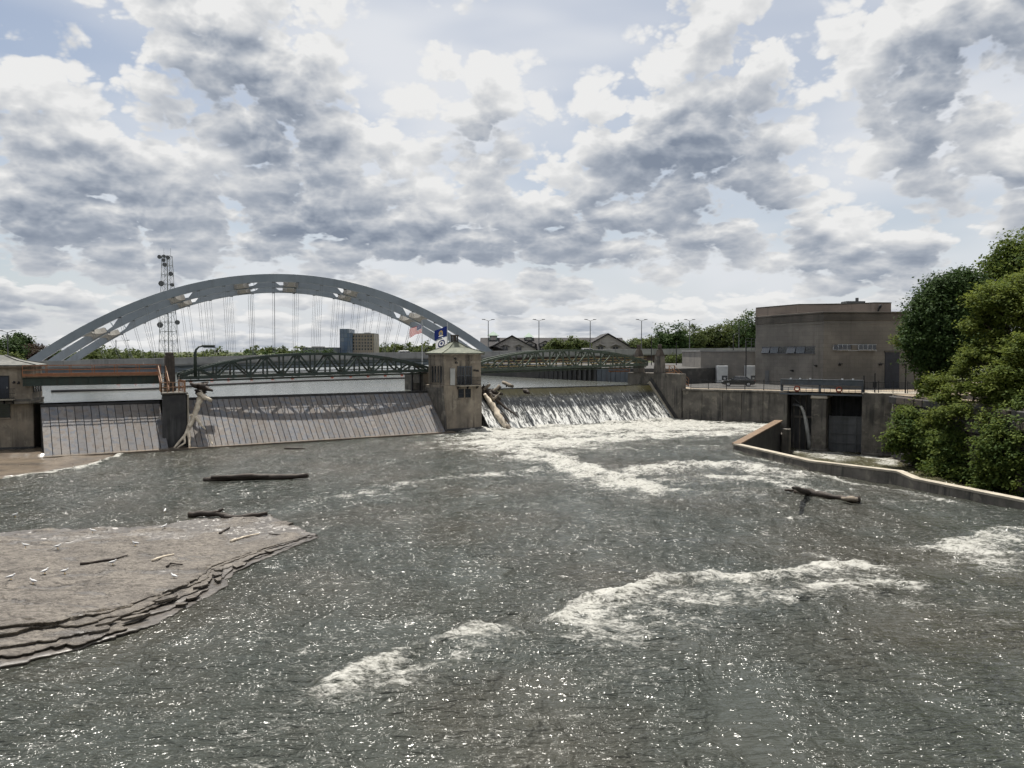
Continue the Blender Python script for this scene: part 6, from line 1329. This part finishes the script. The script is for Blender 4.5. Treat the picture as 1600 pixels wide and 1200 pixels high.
for px, py, r in ((255, 403, 1.1), (268, 404, 1.1), (261, 408, 1.0), (263, 415, 1.15), (272, 429, 1.2), (257, 444, 1.5), (274, 446, 1.0), (254, 508, 1.6), (281, 504, 1.3), (262, 402, .9)):
    x, z = (px - 264) * mu, 9 + (HZ - py) * mu - mz0; MB().tube([(x, -2.6, z), (x, -2.0, z), (x, -1.4, z)], [r * .9, r, r * .5], 12).build('dish', dish_m, ms_)
for x in (-1.6, 1.8): MB().tube([(x, 0, HM), (x, 0, HM + 4)], .07, 5).build('whip_antenna', mast_m, ms_)
up_ = thing('utility_pole', 'utility pole with crossarm beyond the left end of the arch', 'pole', ((182 - 800) * 300 / F, 300, 5)); MB().tube([(0, 0, 0), (0, 0, 8.6)], .16, 6).build('pole', mast_m, up_); MB().beam((-.6, 0, 8.0), (4.6, 0, 8.3), .12, .12).box((4.6, 0, 8.4), (.9, .4, .3)).build('crossarm', mast_m, up_)

# ------------------------------------------------------------------ trees
def E(px, py, D, rx, rz, ry=None):                                       # an ellipsoid of foliage
    p = W(px, py, D); return (p.x, p.y, p.z, rx, ry or rx, rz)
tree('maple_tree', 'large dense dark green tree between the powerhouse and the pale locust', (W(1478, 600, 90).x, 90, BANK), [E(1462, 505, 90, 3.0, 3.6), E(1495, 470, 91, 3.0, 3.0), E(1490, 540, 89, 3.6, 3.4), E(1450, 550, 89, 2.1, 2.5), E(1520, 520, 90, 3.0, 3.4), E(1475, 455, 90.5, 2.1, 1.8), E(1436, 530, 89, 1.5, 1.2), E(1450, 478, 90, 1.4, 1.3), E(1508, 440, 91, 1.6, 1.2), E(1535, 470, 91, 2.0, 2.0), E(1440, 500, 89.5, 1.2, 1.5)], 70000, .17, leaf_dark, 101, .38)
tree('locust_tree', 'pale yellow green locust tree leaning in from the right edge', (49, 76, BANK), [E(1560, 468, 79, 2.7, 2.0), E(1605, 480, 77, 3.0, 2.2), E(1530, 505, 80, 2.0, 1.2), E(1585, 530, 78, 3.0, 1.8), E(1620, 560, 77, 3.0, 2.0), E(1545, 548, 78, 2.0, 1.0), E(1600, 440, 79, 2.2, 1.0)], 30000, .16, leaf_light, 102, .42, 'tree', None, .34, .75, .3)
tree('tall_tree', 'tall green tree rising highest at the right edge behind the others', (W(1598, 420, 100).x + 2, 100, BANK), [E(1578, 402, 100, 2.4, 2.4), E(1610, 395, 100, 3.2, 3.4), E(1600, 430, 100, 4.4, 3.4), E(1630, 460, 100, 5, 5), E(1560, 420, 100, 1.6, 1.3)], 26000, .2, leaf_mid, 103, .4)
tree('locust_sapling', 'young pale green locust with flat layered branches above the bank wall', (45.4, 79, BANK - .2), [E(1505, 605, 79, 2.2, .55), E(1540, 590, 78, 1.6, .5), E(1570, 570, 77, 2.0, .8), E(1480, 622, 79, 1.5, .5), E(1530, 640, 78, 2.2, .6), E(1590, 600, 76, 2.0, .7), E(1500, 580, 79.5, 1.0, .4), E(1560, 625, 76, 1.8, .6)], 16000, .14, leaf_light, 104, .14, 'tree', None, .26, .9, .2)
tree('locust_tree', 'pale green locust filling the gap between dark tree and bank bushes', (47.5, 74, BANK), [E(1585, 585, 73, 2.6, 1.5), E(1555, 605, 74, 2.2, 1.1), E(1600, 625, 72, 2.6, 1.5), E(1520, 560, 78, 1.8, .9), E(1500, 640, 77, 2.0, .9), E(1470, 600, 82, 1.6, 1.0), E(1555, 645, 73, 2.2, 1.0), E(1605, 545, 73, 2.4, 1.3)], 26000, .14, leaf_light, 109, .14, 'tree', None, .3, .8, .25)
tree('locust_sapling', 'small yellowish tree in front of the powerhouse door', (W(1424, 545, 101).x + .6, 101, BANK), [E(1410, 532, 101, 1.3, .9), E(1420, 515, 101, 1.1, 1.0), E(1425, 545, 101, 1.2, 1.0)], 2600, .14, leaf_light, 105, .1, 'tree', None, .25, .7)
tree('bush', 'pale bush on the block corner under the dark tree', (46.5, 92.5, BANK), [E(1447, 602, 91, 1.3, 1.2), E(1465, 610, 90.5, 1.2, 1.1)], 2600, .13, leaf_mid, 106, .06, 'bush', None, .25)
for k, (lb, blobs, n, mt, b) in enumerate((
    ('sumac bush overhanging the bank wall nearest the concrete block', [E(1425, 672, 85, 2.4, 1.9), E(1400, 688, 84.5, 1.5, 1.2), E(1460, 655, 85, 2.3, 1.9), E(1450, 705, 84, 2.6, 2.0), E(1420, 648, 86, 1.6, 1.0), E(1475, 730, 82, 2.2, 1.6), E(1465, 690, 82, 2.4, 1.8)], 24000, leaf_mid, (44.6, 86, BANK - .4)),
    ('leafy bush hanging over the middle of the bank wall below the sapling', [E(1505, 690, 78, 2.8, 2.4), E(1535, 718, 76, 2.6, 2.2), E(1490, 728, 78, 2.4, 1.7), E(1550, 680, 76, 2.6, 2.0), E(1520, 745, 75, 2.0, 1.2)], 26000, leaf_mid, (45.2, 78, BANK - .4)),
    ('dark leafy bush at the right edge hanging low over the bank wall', [E(1585, 690, 70, 3.0, 2.8), E(1620, 720, 68, 3.0, 3.0), E(1575, 742, 70, 2.4, 1.8), E(1610, 650, 70, 2.6, 2.2), E(1560, 715, 71, 2.0, 2.0), E(1545, 755, 71, 1.4, .9)], 28000, leaf_mid, (45.0, 71, BANK - .4)),
    ('green bush behind the sapling above the bank wall', [E(1560, 655, 80, 2.8, 1.7), E(1600, 640, 78, 2.8, 1.7), E(1520, 665, 81, 2.2, 1.6)], 14000, leaf_mid, (48, 80, BANK - .2)),
    ('pale leafy bush draping the top of the bank wall below the layered sapling', [E(1480, 655, 81, 2.2, 1.2), E(1520, 655, 79, 2.4, 1.3), E(1560, 660, 76, 2.2, 1.3), E(1445, 632, 86, 1.5, 1.0)], 18000, leaf_light, (45.6, 81, BANK - .3)),
    ('bush at the far end of the bank wall, half behind the sumac', [E(1475, 640, 88, 1.9, 1.5), E(1495, 655, 86, 2.2, 1.7)], 9000, leaf_dark, (46.5, 88, BANK - .2)))):
    tree('bush', lb, b, blobs, n, .15, mt, 120 + k, .08, 'bush', 'bushes overhanging the bank wall', .32, .5, .35)
iron_fence('black iron fence on the sandy bank at the right edge', (W(1515, 610, 96).x, 96, BANK), (W(1640, 610, 92).x, 92, BANK), 1.1, 2.2)
# trees behind the highway on the right
BT = [('round dark tree behind the highway nearest the stone pylons', 1048, 530, 4.4, 4.6, 235, leaf_dark), ('bushy tree behind the highway, second from the pylons', 1075, 532, 4.6, 4.0, 245, leaf_far), ('dark bushy tree behind the highway left of the fifth lamp', 1096, 533, 4.2, 3.6, 255, leaf_dark), ('broad green tree behind the highway above the annex', 1128, 526, 6.0, 5.2, 250, leaf_far), ('tall green tree behind the annex beside the powerhouse', 1158, 520, 6.0, 6.0, 245, leaf_far), ('tall dark tree touching the powerhouse wall', 1180, 521, 6.0, 6.0, 235, leaf_dark), ('pale tree beyond the right gable of the condominium', 995, 541, 4.0, 2.4, 262, leaf_far), ('low pale tree between the pylons and the condominium', 1022, 540, 3.6, 2.6, 250, leaf_far)]
for k, (lb, px, py, rx, rz, D, mt) in enumerate(BT):
    rnd = random.Random(k); bl = [E(px, py, D, rx, rz)] + [E(px + rnd.uniform(-16, 16), py + rnd.uniform(-2, 9), D + rnd.uniform(-3, 3), rx * rnd.uniform(.45, .7), rz * rnd.uniform(.45, .7)) for _ in range(4)]
    p = W(px, py, D); tree('broadleaf_tree', lb, (p.x, D, 4.8), bl, 5200, .36, mt, 140 + k, .35, 'tree', 'trees behind the highway', .7, .3)
for k, (px, py, r, lb) in enumerate(((868, 541, 2.0, 'left of the two light green trees before the condominium'), (893, 539, 2.3, 'middle light green tree before the condominium'), (909, 541, 1.8, 'right light green tree before the condominium by a lamp'))):
    p = W(px, py, 236); tree('broadleaf_tree', lb, (p.x, 236, 5), [E(px, py, 236, r, r), E(px - 6, py + 4, 236, r * .7, r * .6), E(px + 6, py + 5, 236, r * .6, r * .6)], 3200, .32, leaf_far, 160 + k, .2, 'tree', 'trees before the condominium', .5)
for k, (px, py, D, r, lb) in enumerate(((1044, 569, 180, 2.0, 'small tree in the shade under the highway by the near pylon'), (1059, 568, 178, 2.0, 'small rounded tree under the highway left of the annex'), (1080, 567, 185, 1.6, 'small tree under the highway nearest the annex'))):
    p = W(px, py, D); tree('small_tree', lb, (p.x, D, 5.0), [E(px, py, D, r, r * 1.1)], 1200, .26, leaf_far, 170 + k, .12, 'tree', 'small trees under the highway', .4)
# dark trees at the far left
for k, (px, py, D, rx, rz, mt, lb) in enumerate(((14, 548, 205, 4.2, 3.6, leaf_dark, 'dark conical tree beside the far left street lamp'), (45, 556, 215, 5.0, 3.0, leaf_red, 'reddish brown leaved tree left of the arch foot'), (2, 565, 190, 4.0, 2.4, leaf_far, 'light green tree at the left border under the lamp'), (78, 557, 240, 4.5, 2.4, leaf_dark, 'dark tree just left of the arch foot'), (28, 538, 222, 2.6, 3.0, leaf_dark, 'tallest dark tree at the far left'))):
    p = W(px, py, D); rnd = random.Random(k + 50); bl = [E(px, py, D, rx, rz)] + [E(px + rnd.uniform(-14, 14), py + rnd.uniform(-4, 8), D, rx * .55, rz * .6) for _ in range(3)]
    tree('broadleaf_tree', lb, (p.x, D, 4.5), bl, 3600, .36, mt, 180 + k, .3, 'tree', 'trees left of the arch bridge', .6)
# far wooded bank and hill: one mass of crowns
def wood(name, label, px0, px1, top, D, n, size, mt, seed, rz, step):
    rnd = random.Random(seed); bl = []; px = px0
    while px < px1:
        bl.append(E(px, top(px) + rz / D * F * .9 + rnd.uniform(-1.5, 2.5), D + rnd.uniform(-15, 25), rnd.uniform(.7, 1.3) * rz * 1.3, rnd.uniform(.75, 1.2) * rz)); px += step * rnd.uniform(.6, 1.3)
    stuff(obj(name, leaves(bl, n, size, mt, seed, rz * .16, .35, .5)), label, 'wood')
wood('far_wood', 'far belt of green trees along the river under the left half of the arch', 96, 350, lambda x: 549 + 4 * math.sin(x * .03) + (3 if x < 140 else 0), 300, 26000, .55, leaf_far, 201, 5.0, 9)
wood('far_wood', 'far belt of trees along the river below the middle of the arch', 345, 560, lambda x: 551 + 2 * math.sin(x * .06), 420, 14000, .8, leaf_dark, 202, 6.0, 9)
wood('wooded_hill', 'low wooded hill on the skyline right of the far office tower', 575, 720, lambda x: 538 + ((x - 640) / 60) ** 2 * 2.2, 850, 16000, 1.6, leaf_far, 203, 12.0, 8)
wood('wooded_hill', 'wooded skyline strip behind the arch left of the far office block', 395, 500, lambda x: 545.5 + 1.2 * math.sin(x * .1), 800, 8000, 1.5, leaf_far, 204, 10.0, 8)
wood('far_wood', 'far belt of trees on the skyline behind the condominium and highway', 700, 1700, lambda x: 546, 700, 16000, 1.4, leaf_far, 205, 10.0, 14)
wood('far_wood', 'far trees on the skyline at the left edge', -60, 110, lambda x: 550, 420, 7000, .9, leaf_dark, 206, 7.0, 10)
